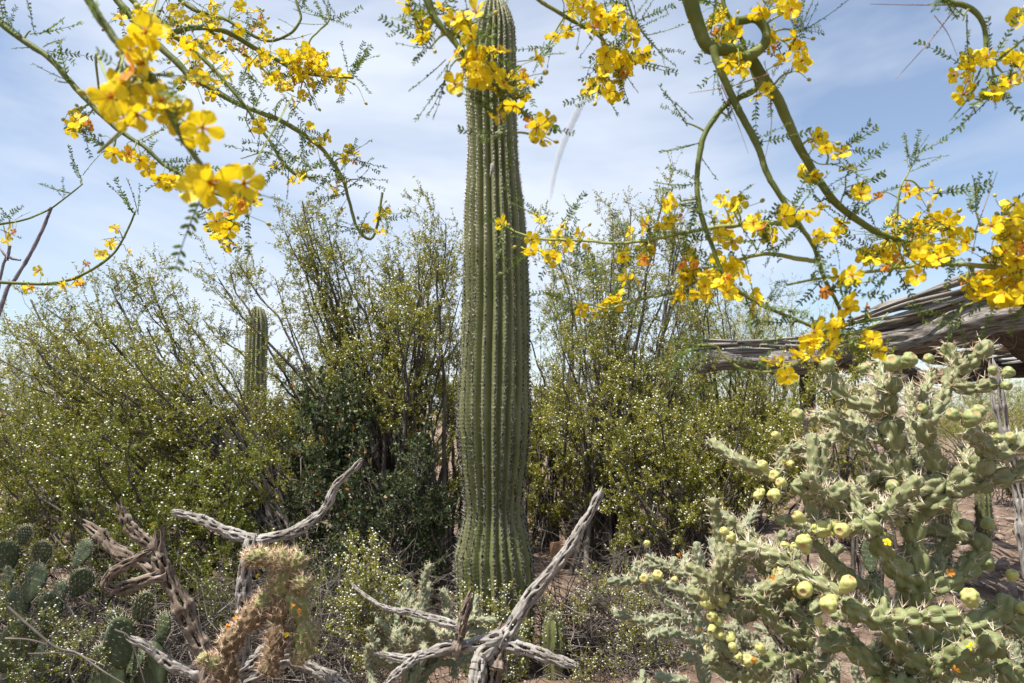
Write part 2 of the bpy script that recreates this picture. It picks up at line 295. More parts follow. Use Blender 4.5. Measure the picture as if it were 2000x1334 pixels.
# ------------------------------------------------------------------ ground
g = MB()
xs = np.concatenate([np.linspace(-3000, -14, 22), np.linspace(-12, 14, 131), np.linspace(16, 3000, 22)])
ys = np.concatenate([np.linspace(-60, -3, 8), np.linspace(-2, 20, 111), np.linspace(22, 60, 20), np.linspace(80, 5000, 24)])
X, Y = np.meshgrid(xs, ys); Z = ground_z(X, np.clip(Y, -5, 40)) * (np.abs(X) < 40) * (np.abs(Y) < 90)
Z += 0.015 * rng.normal(size=Z.shape) * (np.abs(X) < 13) * (Y < 20)
g.add(np.stack([X, Y, Z], -1), grid_faces(len(ys), len(xs), False))
obj('ground', g.mesh('ground', M['ground']), kind='structure')

# ------------------------------------------------------------------ saguaros
def saguaro(name, label, base, prof, ribs, step, rib_depth, spine_n, spine_len, top_z, seed, areole_step=0.024, group=None, dark=False, spine_r=0.0007, sub=8, asc=1.0):
    """prof: rows (z, xc, yc, R) from the ground up"""
    rg = np.random.default_rng(seed); root = thing(name, label, 'cactus', base, group)
    prof = np.asarray(prof, float); zt = prof[-1, 0]
    zz = np.linspace(0, zt, int(zt / step)); 
    def ev(z):
        c = [np.interp(z, prof[:, 0], prof[:, k]) for k in (1, 2, 3)]
        return c
    k = 11; ker = np.hanning(k); ker /= ker.sum()
    xc, yc, R = ev(zz)
    def smo(a): return np.convolve(np.pad(a, k // 2, mode='edge'), ker, 'valid')
    xc, yc = smo(xc), smo(yc); Rs = smo(R); w = np.clip((zt - zz) / (6 * prof[-2, 3]), 0, 1); 
    hd = prof[:, 3].max() * (1.15 if zt > 4 else 2.0)
    dome = np.sqrt(np.clip(1 - np.clip((zz - (zt - hd)) / hd, 0, 1) ** 2, 0, 1)); R = Rs * dome
    sides = ribs * sub; u = np.arange(sides) / sides
    ph = u * ribs; off = 0.35 * np.sin(u * 2 * np.pi * 2 + seed) + 0.15 * np.sin(u * 2 * np.pi * 5)
    wob = (0.22 * np.sin(zz * 1.7 + seed) + 0.15 * np.sin(zz * 4.1))[:, None]
    f = ph[None] + wob * 0.8 * np.sin(u * 4 * np.pi)[None] * 0.5 + off[None] * 0.5
    c = np.abs(np.cos(np.pi * f)); shape = 1 - (1 - c) ** 1.6
    dep = np.interp(zz, [0, zt * 0.25, zt * 0.7, zt], [rib_depth * 0.8, rib_depth, rib_depth * 1.25, rib_depth * 1.25])[:, None]
    r = R[:, None] * (1 - dep + dep * shape)
    amp = 0.006 * np.clip(c - 0.55, 0, 1) / 0.45
    r = r + amp * (0.5 + 0.5 * np.cos(2 * np.pi * zz / areole_step))[:, None] * np.clip(R / 0.1, 0, 1)[:, None]
    r = r + 0.0025 * np.sin(2 * np.pi * zz / areole_step)[:, None] * (1 - c) * np.clip(R / 0.1, 0, 1)[:, None]
    lump = 0.006 * np.sin(zz[:, None] * 3.3 + 6 * np.sin(u * 2 * np.pi)[None]) + 0.004 * np.sin(zz[:, None] * 9 + 14 * u[None] * 6.28)
    r = np.maximum(r + lump * 0.7 * np.clip(R / 0.15, 0, 1)[:, None], 0.002); a = u * 2 * np.pi
    bx, by, bz = base
    V = np.stack([xc[:, None] + r * np.cos(a), yc[:, None] + r * np.sin(a), np.repeat(zz[:, None], sides, 1) + bz], -1)
    mb = MB(); mb.add(V, grid_faces(len(zz), sides)); tp = np.concatenate([V[-1], [[xc[-1], yc[-1], zt + bz + 0.002]]])
    j = np.arange(sides); mb.add(tp, np.stack([j, (j + 1) % sides, np.full(sides, sides)], 1))
    part(root, 'body', mb, M['saguaro'])
    # areoles with spines along each crest
    az = np.arange(0.03, zt - 0.01, areole_step); iz = np.clip((az / zt * len(zz)).astype(int), 0, len(zz) - 1)
    crest = (np.round(f) - f); pos = []; nor = []; top = []
    for i in iz:
        loc = np.where((np.abs(crest[i]) <= np.abs(np.roll(crest[i], 1))) & (np.abs(crest[i]) < np.abs(np.roll(crest[i], -1))))[0]
        for jx in loc:
            n = np.array([math.cos(a[jx]), math.sin(a[jx]), 0.0]); 
            if i > 2: 
                tz = V[i, jx] - V[i - 3, jx]; n = nrm(np.cross(np.array([-n[1], n[0], 0]), tz))
            pos.append(V[i, jx]); nor.append(n); top.append(zz[i] / zt)
    pos = np.array(pos); nor = np.array(nor); top = np.array(top); pos = pos + rg.normal(size=pos.shape) * 0.0015
    oct_v = np.array([[1, 0, 0], [-1, 0, 0], [0, 1, 0], [0, -1, 0], [0, 0, 1], [0, 0, -1]], float) * [0.7, 1.0, 0.6]
    oct_f = np.array([[0, 2, 4], [2, 1, 4], [1, 3, 4], [3, 0, 4], [2, 0, 5], [1, 2, 5], [3, 1, 5], [0, 3, 5]])
    up = np.array([0, 0, 1.0]); X1 = nrm(np.cross(up[None], nor)); Y1 = np.cross(nor, X1)
    hi = top > top_z
    for msk, nm, mt in ((~hi, 'areoles', 'areole'), (hi, 'young_areoles', 'areole_top')):
        if msk.sum():
            ab = MB(); inst(ab, oct_v, oct_f, pos[msk], X1[msk], Y1[msk], nor[msk], rg.uniform(0.65, 1.3, msk.sum()) * asc * np.where(top[msk] > 0.6, 0.0088, np.where(top[msk] > 0.35, 0.0100, 0.0112))); part(root, nm, ab, M[mt], 'stuff')
    sb = MB(); n = len(pos) * spine_n; ix = np.repeat(np.arange(len(pos)), spine_n)
    d = nor[ix] * rg.uniform(0.25, 1.0, (n, 1)) + X1[ix] * rg.normal(0, 0.6, (n, 1)) + Y1[ix] * rg.normal(-0.15, 0.65, (n, 1))
    Lg = rg.uniform(0.35, 1.15, n) * spine_len * np.interp(top[ix], [0, 0.3, 0.6, 1], [1.25, 1.15, 0.75, 0.55])
    d = nrm(d); rr_ = spine_r * rg.uniform(0.7, 1.3, n); hs = hi[ix]; cones(sb, pos[ix][~hs], d[~hs], Lg[~hs], rr_[~hs]); part(root, 'spines', sb, M['sag_spine'], 'stuff')
    if hs.any(): sb = MB(); cones(sb, pos[ix][hs], d[hs], Lg[hs], rr_[hs]); part(root, 'young_spines', sb, M['sag_spine_top'], 'stuff')
    return root

SD = 4.8
edges = [(1320, 900, 1036), (1250, 896, 1038), (1190, 892, 1041), (1120, 890, 1042), (1085, 888, 1040), (1045, 898, 1030), (1005, 907, 1021), (985, 907, 1021), (950, 903, 1025), (900, 897, 1032),
         (850, 893, 1036), (800, 892, 1038), (700, 897, 1037), (600, 902, 1036), (500, 902, 1034), (450, 903, 1030), (400, 904, 1026), (350, 908, 1020),
         (300, 909, 1016), (200, 906, 1013), (150, 908, 1013), (100, 914, 1012), (60, 920, 1010), (-6, 924, 1006)]
prof = [(0, P(968, 1330, SD)[0], SD, 136 / 2 * SD / F)]
for y, l, r in edges:
    c = P((l + r) / 2, y, SD)
    if c[2] > 0.03: prof.append((c[2], c[0], SD, ((r - l) / 2 - 3.5) * SD / F))
sag = saguaro('saguaro_cactus', 'tall thick ribbed saguaro column filling the middle, swollen foot with a narrow waist', (prof[0][1], SD, 0.0), prof, 20, 0.0085, 0.25, 10, 0.030, 0.60, 3, spine_r=0.0013, sub=7)
# corky scar where two ribs part
sc_ = MB(); c0 = P(962, 318, SD - 0.232); c1 = P(957, 345, SD - 0.234); tube(sc_, catmull([c0, (c0 + c1) / 2 + [0.006, -0.004, 0], c1], 10), np.array([0.004, 0.011, 0.014, 0.013, 0.012, 0.011, 0.01, 0.008, 0.005, 0.002]), 8, lambda u, s, R: R * (1 + 0.25 * np.sin(u * 18 + s * 300)))
part(sag, 'scar', sc_, M['wood'])
def small_saguaro(label, px, top_py, width, d, seed, ribs=16, spine_len=0.03, **kw):
    b = P(px, HOR, d); zt = P(px, top_py, d)[2]; R = width / 2 * d / F; gz = float(ground_z(b[0], d)); h = zt - gz
    return saguaro('saguaro_cactus', label, (b[0], d, gz), [(0, b[0], d, R * 0.9), (h * 0.35, b[0], d, R), (h * 0.7, b[0], d, R), (h, b[0], d, R * 0.95)], ribs, 0.018, 0.2, 6, spine_len, 0.55, seed, group=None, **kw)
small_saguaro('slim far saguaro with pale rounded tip rising out of the creosote', 497, 598, 41, 14.0, 11, areole_step=0.035, spine_r=0.0028, sub=6, asc=1.7)
small_saguaro('distant short saguaro whose tip just shows behind the jojoba', 645, 716, 20, 24.0, 12, areole_step=0.05, spine_r=0.004, sub=6, ribs=14, asc=2.5)
small_saguaro('young dark saguaro beside the foot of the tall one', 1079, 1192, 46, 4.7, 13, ribs=12)
small_saguaro('short reddish brown spined columnar cactus on pale soil by the ramada', 1910, 932, 28, 9.2, 14, ribs=13, spine_len=0.05, spine_r=0.0012)
small_saguaro('thin grey green young columnar cactus behind the big cholla', 1832, 985, 22, 7.6, 15, ribs=12, spine_len=0.04)

# ------------------------------------------------------------------ shrubs
TRI = np.array([[0.05, 0, 0], [-0.5, 0.62, 0.08], [0.42, 1, 0]], float)
KITE = np.array([[0, 0, 0], [-0.5, 0.45, 0.10], [0, 1, 0], [0.5, 0.45, 0.10]], float)
OVAL = np.array([[0, 0, 0], [-0.42, 0.3, 0.06], [-0.40, 0.7, 0.06], [0, 1, 0], [0.40, 0.7, 0.06], [0.42, 0.3, 0.06]], float)
OVAL_F = np.array([[0, 3, 2, 1], [0, 5, 4, 3]])
NEEDLE = np.array([[0, 0, 0], [-0.5, 0.4, 0], [0, 1, 0], [0.5, 0.4, 0]], float)
TET = np.array([[1, 1, 1], [1, -1, -1], [-1, 1, -1], [-1, -1, 1]], float) * 0.85
TET_F = np.array([[0, 1, 2], [0, 3, 1], [0, 2, 3], [1, 3, 2]])
OCT = np.array([[1, 0, 0], [-1, 0, 0], [0, 1, 0], [0, -1, 0], [0, 0, 1], [0, 0, -1]], float)
OCT_F = np.array([[0, 2, 4], [2, 1, 4], [1, 3, 4], [3, 0, 4], [2, 0, 5], [1, 2, 5], [3, 1, 5], [0, 3, 5]])
def region_tips(outline, bottom, n, d0, ds, rg, power=1.2):
    o = np.array(outline, float); px = rg.uniform(o[0, 0], o[-1, 0], n); top = np.interp(px, o[:, 0], o[:, 1])
    bt = bottom if np.isscalar(bottom) else np.interp(px, np.array(bottom)[:, 0], np.array(bottom)[:, 1])
    py = top + (bt - top) * rg.uniform(0, 1, n) ** power; d = d0 + rg.uniform(-ds, ds, n)
    return np.array([P(a, b, c) for a, b, c in zip(px, py, d)])
def shrub(name, label, cat, base, tips, seed, leaf='creo', nb=8, ntw=6, nl=12, leaf_len=0.02, leaf_w=0.5, br_len=0.38, tw_len=0.13, caps=0.65, group=None,
          stem_r=0.019, tmin=0.5, leaf_obj=None, shape='kite', base_j=0.16, bark='twig', stems_as_parts=True, cap_r=0.0036, up=0.35, bare=0, sag_=0.0, lean=0.0):
    rg = np.random.default_rng(seed); base = np.array(base, float); S = len(tips)
    root = thing(name, label, cat, base, group)
    b = base + np.stack([rg.normal(0, base_j, S), rg.normal(0, base_j, S), np.zeros(S)], 1); b[:, 2] = ground_z(b[:, 0], b[:, 1]) - 0.03
    H = (tips - b); K = 14; t = np.linspace(0, 1, K)[None, :, None]
    c1 = b + H * 0.33 + np.array([0, 0, 0.14]) * np.linalg.norm(H, axis=1, keepdims=True) + rg.normal(0, 0.10, (S, 3)); c2 = b + H * 0.72 + rg.normal(0, 0.12, (S, 3)) + np.array([0, 0, 0.02])
    ST = (1 - t) ** 3 * b[:, None] + 3 * (1 - t) ** 2 * t * c1[:, None] + 3 * (1 - t) * t ** 2 * c2[:, None] + t ** 3 * tips[:, None]
    fq = rg.uniform(5, 12, (S, 1, 3)); wb = rg.normal(0, 0.016, ST.shape) * np.clip(t * 3, 0, 1) + 0.035 * np.sin(t * fq + rg.uniform(0, 6, (S, 1, 3))) * np.clip(t * 4, 0, 1) * np.clip((1 - t) * 4, 0, 1); wb[:, -1] *= 0.5; ST = ST + wb
    Lh = np.linalg.norm(H, axis=1); R0 = stem_r * rg.uniform(0.6, 1.3, S) * np.clip(Lh / 2.2, 0.4, 1.4)
    RS = R0[:, None] * (1 - 0.78 * np.linspace(0, 1, K)[None] ** 0.8)
    if stems_as_parts:
        for i in range(S):
            mb = MB(); tubes_batch(mb, ST[i:i + 1], RS[i:i + 1], 5); part(root, 'stem', mb, M[bark])
    else:
        mb = MB(); tubes_batch(mb, ST, RS, 4); part(root, 'stems', mb, M[bark], 'stuff')
    # branchlets
    si = np.repeat(np.arange(S), nb); nB = len(si); tt = tmin + (1 - tmin) * rg.uniform(0, 1, nB) ** 0.6
    fi = tt * (K - 1); i0 = np.minimum(fi.astype(int), K - 2); fr = (fi - i0)[:, None]
    p0 = ST[si, i0] * (1 - fr) + ST[si, i0 + 1] * fr; tg = nrm(ST[si, i0 + 1] - ST[si, i0])
    sz = np.clip(Lh[si] / 2.2, 0.45, 1.25)
    dr = nrm(tg * 0.75 + rg.normal(0, 0.55, (nB, 3)) * np.where(tt > 0.85, 1.5, 1.0)[:, None] + np.array([lean, 0, up])); ln = br_len * rg.uniform(0.45, 1.25, nB) * sz * np.where(tt > 0.85, 0.75, 1.0)
    KB = 4; q = np.linspace(0, 1, KB)[None, :, None]; bend = nrm(rg.normal(0, 1, (nB, 3)) + np.array([0, 0, 0.7]))
    BR = p0[:, None] + dr[:, None] * ln[:, None, None] * q + bend[:, None] * ln[:, None, None] * 0.22 * q ** 2 + rg.normal(0, 0.008, (nB, KB, 3)) * q
    mb = MB(); tubes_batch(mb, BR, (0.0034 * rg.uniform(0.6, 1.2, nB))[:, None] * (1 - 0.6 * np.linspace(0, 1, KB)[None]), 3)
    # twigs
    bi = np.repeat(np.arange(nB), ntw); nT = len(bi); t2 = rg.uniform(0.05, 1, nT) ** 0.42; fi = t2 * (KB - 1); i0 = np.minimum(fi.astype(int), KB - 2); fr = (fi - i0)[:, None]
    p1 = BR[bi, i0] * (1 - fr) + BR[bi, i0 + 1] * fr; d1 = nrm(BR[bi, i0 + 1] - BR[bi, i0]); d1 = nrm(d1 * 0.6 + rg.normal(0, 0.7, (nT, 3)) + np.array([0, 0, 0.25]))
    l1 = tw_len * rg.uniform(0.4, 1.3, nT) * np.clip(sz[bi], 0.6, 1.1)
    TW = np.stack([p1, p1 + d1 * l1[:, None] * 0.5, p1 + d1 * l1[:, None] + np.array([0, 0, 0.01])], 1)
    cones(mb, TW[:, 0], nrm(TW[:, 2] - TW[:, 0]), np.linalg.norm(TW[:, 2] - TW[:, 0], axis=1), 0.0016)
    part(root, 'twigs', mb, M[bark], 'stuff')
    if bare:                                   # dead grey twigs low inside the shrub
        nd = bare; si2 = rg.integers(0, S, nd); fi = rg.uniform(1, 8, nd); i0 = fi.astype(int); p = ST[si2, i0] + rg.normal(0, 0.03, (nd, 3)); dd = nrm(rg.normal(0, 1, (nd, 3)) + np.array([0, 0, 0.3]))
        L2 = rg.uniform(0.12, 0.45, nd)[:, None]; DT = np.stack([p, p + dd * L2 * 0.35 + rg.normal(0, 0.03, (nd, 3)), p + dd * L2 * 0.7 + rg.normal(0, 0.04, (nd, 3)), p + dd * L2 + rg.normal(0, 0.05, (nd, 3))], 1)
        mb = MB(); tubes_batch(mb, DT, rg.uniform(0.0012, 0.0035, (nd, 1)) * np.array([[1, 0.8, 0.6, 0.3]]), 3); part(root, 'dead_twigs', mb, M['dead'], 'stuff')
    # leaves
    ti = np.repeat(np.arange(nT), nl); n = len(ti); t3 = rg.uniform(0.1, 1.05, n)[:, None]
    lp = np.where(t3 < 0.5, TW[ti, 0] + (TW[ti, 1] - TW[ti, 0]) * t3 * 2, TW[ti, 1] + (TW[ti, 2] - TW[ti, 1]) * (t3 * 2 - 1))
    ld = nrm(d1[ti] * 0.5 + rg.normal(0, 0.7, (n, 3)) + np.array([0, 0, 0.2])); Xl, Yl, _ = None, ld, None
    rr = rg.normal(size=(n, 3)); Xl = nrm(np.cross(rr, ld)); Zl = np.cross(Xl, ld)
    ll = leaf_len * rg.uniform(0.6, 1.25, n)
    TV = (OVAL if shape == 'oval' else TRI) * np.array([leaf_w, 1, leaf_w])
    TF = OVAL_F if shape == 'oval' else np.array([[0, 2, 1]])
    msk = np.ones(n, bool)
    if leaf_obj:
        far = np.argsort(-lp[:, 2])[:leaf_obj * 3]; pick = rg.choice(far, leaf_obj, replace=False); msk[pick] = False
        lm = MB().add(TV, TF).mesh('leaf', M[leaf])
        for k in pick:
            o = obj('leaf', lm, root); mtx = np.eye(4); mtx[:3, 0] = Xl[k] * ll[k]; mtx[:3, 1] = ld[k] * ll[k]; mtx[:3, 2] = Zl[k] * ll[k]; mtx[:3, 3] = lp[k] - base
            o.matrix_basis = Matrix(mtx.tolist())
    lb = MB(); inst(lb, TV, TF, lp[msk], Xl[msk], ld[msk], Zl[msk], ll[msk]); part(root, 'foliage', lb, M[leaf], 'stuff', smooth=False)
    if caps > 0:
        nc = int(nT * caps); ci = rg.integers(0, nT, nc); cp = TW[ci, rg.integers(1, 3, nc)] + rg.normal(0, 0.008, (nc, 3)); e = np.eye(3)
        cb = MB(); inst(cb, TET, TET_F, cp, np.tile(e[0], (nc, 1)), np.tile(e[1], (nc, 1)), np.tile(e[2], (nc, 1)), cap_r * rg.uniform(0.7, 1.3, nc)); part(root, 'seed_capsules', cb, M['capsule'], 'stuff')
    return root
def gp(px, d):
    b = P(px, HOR, d); return (b[0], d, float(ground_z(b[0], d)))
R_ = np.random.default_rng
CG = None
# left mass, stems sweep up to the left
t1 = region_tips([(-60, 680), (40, 620), (110, 690), (200, 590), (300, 570), (350, 680), (420, 780)], [(-60, 1000), (420, 980)], 66, 6.0, 0.8, R_(1), 1.05)
t1 = np.concatenate([t1, [P(a, b, 6.3 + 0.02 * (a % 7)) for a, b in ((250, 548), (320, 555), (215, 560), (290, 540), (60, 585), (85, 600), (30, 640), (345, 610), (235, 590), (300, 600), (130, 640), (180, 650))]])
shrub('creosote_bush', 'creosote bush with long stems sweeping up to the left, left of the dark jojoba', 'bush', gp(620, 6.3), t1, 21, nb=8, ntw=9, nl=24, leaf_len=0.020, leaf_w=0.55, caps=0.8, bare=700, lean=-0.25, cap_r=0.0062)
t1 = region_tips([(-80, 800), (100, 830), (350, 860), (560, 900)], [(-80, 1120), (560, 1130)], 58, 5.1, 0.5, R_(2), 0.85)
shrub('creosote_bush', 'bright green creosote bush dotted with white capsules behind the prickly pear and cholla skeletons', 'bush', gp(330, 5.3), t1, 22, leaf='creo_g', nb=8, ntw=9, nl=26, leaf_len=0.0175, leaf_w=0.55, caps=0.35, bare=900, lean=-0.15, cap_r=0.0062)
t1 = region_tips([(560, 540), (575, 420), (630, 450), (700, 540), (760, 540), (860, 460), (910, 530)], [(560, 900), (910, 900)], 72, 7.2, 0.8, R_(3), 1.25)
t1 = np.concatenate([t1, [P(a, b, 7.0) for a, b in ((590, 392), (575, 420), (610, 430), (640, 440), (655, 470), (690, 505), (560, 455), (870, 440), (850, 460), (885, 480), (780, 520), (760, 540), (720, 540), (425, 545), (450, 530), (395, 625), (470, 515), (540, 545), (420, 740), (545, 720), (440, 800), (480, 790), (520, 800), (460, 840), (505, 850), (555, 800), (400, 820), (430, 870), (530, 880))]])
shrub('creosote_bush', 'tall airy creosote bush with open wispy tops between the far saguaro and the tall one', 'bush', gp(790, 7.2), t1, 23, nb=8, ntw=9, nl=22, leaf_len=0.0215, leaf_w=0.55, caps=0.65, bare=400, lean=-0.12, cap_r=0.0066)
t1 = region_tips([(1045, 390), (1090, 450), (1190, 380), (1290, 385), (1350, 440)], [(1030, 980), (1350, 980)], 84, 7.4, 0.8, R_(4), 1.2)
shrub('creosote_bush', 'tall upright creosote bush with dark bare stems just right of the tall saguaro', 'bush', gp(1190, 7.4), t1, 24, nb=8, ntw=9, nl=22, leaf_len=0.0215, leaf_w=0.55, caps=0.8, bare=600, cap_r=0.0066)
t1 = region_tips([(1180, 720), (1290, 720), (1340, 790), (1480, 800), (1600, 810)], [(1180, 1080), (1400, 1040), (1600, 900)], 66, 6.4, 0.6, R_(5), 0.9)
shrub('creosote_bush', 'creosote bush speckled with white capsules in front of the ramada end beam', 'bush', gp(1330, 6.6), t1, 25, nb=8, ntw=9, nl=27, leaf_len=0.019, leaf_w=0.55, caps=0.8, bare=700, cap_r=0.0070)
t1 = region_tips([(1600, 690), (1650, 665), (1710, 690)], 800, 12, 6.0, 0.3, R_(6), 1.0)
shrub('creosote_bush', 'narrow creosote bush poking up beside the weathered beam behind the big cholla', 'bush', gp(1640, 6.0), t1, 26, nb=9, ntw=6, nl=22, leaf_len=0.021, leaf_w=0.55, caps=0.9, br_len=0.28)
# a second rank behind
for lb, px, d, ol, bt, n, sd in (
    ('shaded creosote bush behind the saguaro waist on its left', 860, 8.6, [(690, 760), (800, 660), (900, 620), (960, 680)], 1020, 56, 81),
    ('shaded creosote bush behind the saguaro waist on its right', 1080, 8.8, [(980, 680), (1060, 540), (1130, 560), (1240, 660)], 1030, 60, 82),
    ('back row creosote bush behind the jojoba, below the far saguaro', 560, 9.2, [(380, 800), (460, 810), (540, 810), (620, 740), (720, 740)], 1000, 44, 83),
    ('back row creosote bush behind the long sweeping stems', 200, 9.0, [(-40, 770), (100, 760), (260, 760), (400, 800)], 960, 50, 84),
    ('back row creosote bush behind the capsule speckled one', 1420, 9.8, [(1290, 500), (1360, 500), (1440, 530), (1520, 590), (1580, 640)], 960, 84, 85)):
    t1 = region_tips(ol, bt, n, d, 0.5, R_(sd), 0.9)
    shrub('creosote_bush', lb, 'bush', gp(px, d), t1, sd, nb=10, ntw=6, nl=17, leaf_len=0.028, leaf_w=0.55, caps=0.4, bare=300, br_len=0.42, cap_r=0.0066, tmin=0.2, stems_as_parts=False)
# low shrubs in front
t1 = region_tips([(860, 1190), (900, 1160), (980, 1170), (1050, 1180)], 1300, 20, 4.15, 0.15, R_(7), 1.0)
shrub('creosote_bush', 'low creosote sprigs with many white capsules in front of the saguaro foot', 'bush', gp(965, 4.2), t1, 27, leaf='creo', nb=6, ntw=4, nl=14, leaf_len=0.013, tw_len=0.09, br_len=0.2, caps=1.3, cap_r=0.0045, stem_r=0.006)
t1 = region_tips([(670, 1100), (730, 1030), (790, 1060)], 1290, 26, 4.0, 0.25, R_(8), 1.0)
shrub('creosote_bush', 'low yellowish creosote bush around the small grey cholla left of the saguaro foot', 'bush', gp(735, 4.1), t1, 28, nb=7, ntw=5, nl=16, leaf_len=0.0135, tw_len=0.1, br_len=0.24, caps=1.2, cap_r=0.0042, stem_r=0.007)
t1 = region_tips([(1060, 1150), (1150, 1120), (1230, 1110), (1290, 1180)], 1330, 26, 4.6, 0.4, R_(9), 1.0)
shrub('creosote_bush', 'low sparse creosote bush over bare soil right of the saguaro foot', 'bush', gp(1170, 4.8), t1, 29, nb=7, ntw=5, nl=12, leaf_len=0.0135, tw_len=0.1, br_len=0.25, caps=1.0, cap_r=0.0042, bare=260, stem_r=0.007)
t1 = region_tips([(-20, 1010), (30, 1000), (60, 1060)], 1170, 10, 4.7, 0.2, R_(10), 1.0)
shrub('creosote_bush', 'small green creosote bush above the upper prickly pear pads', 'bush', gp(-10, 4.8), t1, 30, leaf='creo_g', nb=7, ntw=6, nl=18, leaf_len=0.0145, caps=0.8, br_len=0.25)
t1 = region_tips([(90, 1200), (140, 1190), (190, 1230)], 1290, 9, 3.7, 0.15, R_(12), 1.0)
shrub('creosote_bush', 'little creosote sprig growing among the prickly pear pads', 'bush', gp(140, 3.75), t1, 31, nb=6, ntw=4, nl=9, leaf_len=0.012, tw_len=0.08, br_len=0.16, caps=1.0, stem_r=0.004, cap_r=0.0036)
t1 = region_tips([(200, 1020), (300, 1010), (440, 1080), (640, 1100)], [(200, 1200), (640, 1250)], 30, 4.6, 0.3, R_(13), 1.0)
shrub('creosote_bush', 'tangled half dead creosote bush behind the left cholla skeletons', 'bush', gp(400, 4.7), t1, 32, leaf='creo_g', nb=7, ntw=5, nl=16, leaf_len=0.014, caps=0.65, bare=900, br_len=0.3)
t1 = region_tips([(-20, 1120), (60, 1110), (130, 1160), (200, 1180)], 1320, 16, 3.45, 0.15, R_(16), 1.0)
shrub('creosote_bush', 'loose creosote sprigs growing in front of the stacked prickly pear pads', 'bush', gp(80, 3.5), t1, 33, leaf='creo_g', nb=5, ntw=5, nl=12, leaf_len=0.0115, tw_len=0.07, br_len=0.17, caps=0.7, stem_r=0.004, cap_r=0.0036)
# jojoba
t1 = region_tips([(560, 740), (590, 715), (650, 755), (710, 810)], 930, 22, 6.2, 0.3, R_(14), 1.0)
shrub('jojoba_shrub', 'dark leathery leaved jojoba with upright leaves against the sky beside the far saguaro', 'shrub', gp(640, 6.2), t1, 41, leaf='jojoba', nb=8, ntw=4, nl=8, leaf_len=0.042, leaf_w=0.55, caps=0, shape='oval', leaf_obj=160, up=0.8, br_len=0.3, bark='twig')
t1 = region_tips([(560, 900), (700, 850), (800, 860), (890, 900)], 1190, 58, 5.6, 0.4, R_(15), 0.9)
shrub('jojoba_shrub', 'shady dense jojoba with small oval leaves left of the saguaro waist', 'shrub', gp(730, 5.7), t1, 42, leaf='jojoba', nb=9, ntw=5, nl=8, leaf_len=0.030, leaf_w=0.55, caps=0, shape='oval', bare=700, up=0.5, br_len=0.34)
# tangles of dead brush on the ground
def brush(label, px, d, w, h, n, seed):
    rg = np.random.default_rng(seed); root = thing('dead_brush', label, 'brush', gp(px, d)); b = np.array(root.location); w = w * d / F
    p = b + np.stack([rg.uniform(-w, w, n), rg.uniform(-0.3, 0.3, n), rg.uniform(0, h, n) * rg.uniform(0.2, 1, n)], 1); dd = nrm(rg.normal(0, 1, (n, 3)) * [1, 1, 0.6] + [0, 0, 0.25]); L = rg.uniform(0.15, 0.55, n)[:, None]
    K = np.stack([p, p + dd * L * 0.33 + rg.normal(0, 0.025, (n, 3)), p + dd * L * 0.66 + rg.normal(0, 0.035, (n, 3)), p + dd * L + rg.normal(0, 0.05, (n, 3))], 1); K[..., 2] = np.maximum(K[..., 2], b[2] + 0.005)
    mb = MB(); tubes_batch(mb, K, rg.uniform(0.0012, 0.0045, (n, 1)) ** 1.0 * np.array([[1, 0.85, 0.65, 0.35]]), 4); part(root, 'twigs', mb, M['dead'], 'stuff')
brush('tangle of grey dead twigs behind the stacked prickly pear pads', 60, 4.7, 190, 0.7, 700, 91); brush('tangle of grey dead twigs around the smaller prickly pear', 300, 4.1, 160, 0.55, 700, 92)
brush('tangle of dead twigs in the shade left of the small grey cholla', 600, 4.5, 120, 0.6, 700, 93); brush('tangle of dead twigs on the soil right of the young dark saguaro', 1190, 5.0, 130, 0.5, 600, 94)
brush('tangle of dead twigs below the adobe block wall', 1300, 6.2, 160, 0.5, 500, 95); brush('tangle of dead twigs around the stems left of the saguaro foot', 800, 5.3, 130, 0.6, 600, 96)
# background palo verdes and scrub
def far_tree(label, px, d, outline, bottom, n, seed, leaf='pv_far', **kw):
    t = region_tips(outline, bottom, n, d, 0.9, R_(seed), 1.0)
    return shrub('palo_verde_tree', label, 'tree', gp(px, d), t, seed, leaf=leaf, shape='needle', bark='pv_bark_far', caps=0, stems_as_parts=False, base_j=0.1, stem_r=0.03, **kw)
far_tree('hazy yellow flowering palo verde far behind the left creosote', 130, 19, [(-20, 720), (100, 680), (200, 700), (290, 740)], 800, 30, 51, nb=8, ntw=7, nl=8, leaf_len=0.09, leaf_w=0.22, br_len=0.8, tw_len=0.4)
far_tree('feathery pale green palo verde behind the creosote near the ramada end', 1500, 14, [(1360, 610), (1450, 560), (1540, 580), (1600, 620)], 800, 34, 52, nb=8, ntw=7, nl=8, leaf_len=0.075, leaf_w=0.16, br_len=0.7, tw_len=0.35, lean=-0.1)
far_tree('yellow green palo verde thicket seen under the ramada roof', 1900, 15, [(1780, 790), (1880, 770), (2040, 770)], 880, 40, 53, nb=8, ntw=7, nl=9, leaf_len=0.08, leaf_w=0.16, br_len=0.6, tw_len=0.35)
far_tree('small palo verde glimpsed in the gap between the ramada post and the big cholla', 1660, 17, [(1610, 790), (1700, 780), (1760, 790)], 850, 16, 54, nb=7, ntw=6, nl=8, leaf_len=0.07, leaf_w=0.16, br_len=0.5, tw_len=0.3)
st_ = np.array([[-3.9 + 0.7 * math.cos(a) * q, 3.2 + 0.7 * math.sin(a) * q, z] for a, q, z in zip(R_(3).uniform(0, 6.28, 40), R_(4).uniform(0.2, 1, 40), R_(5).uniform(3.0, 4.6, 40))])  # crown tips of an unseen tree, added so its shade falls on the pads
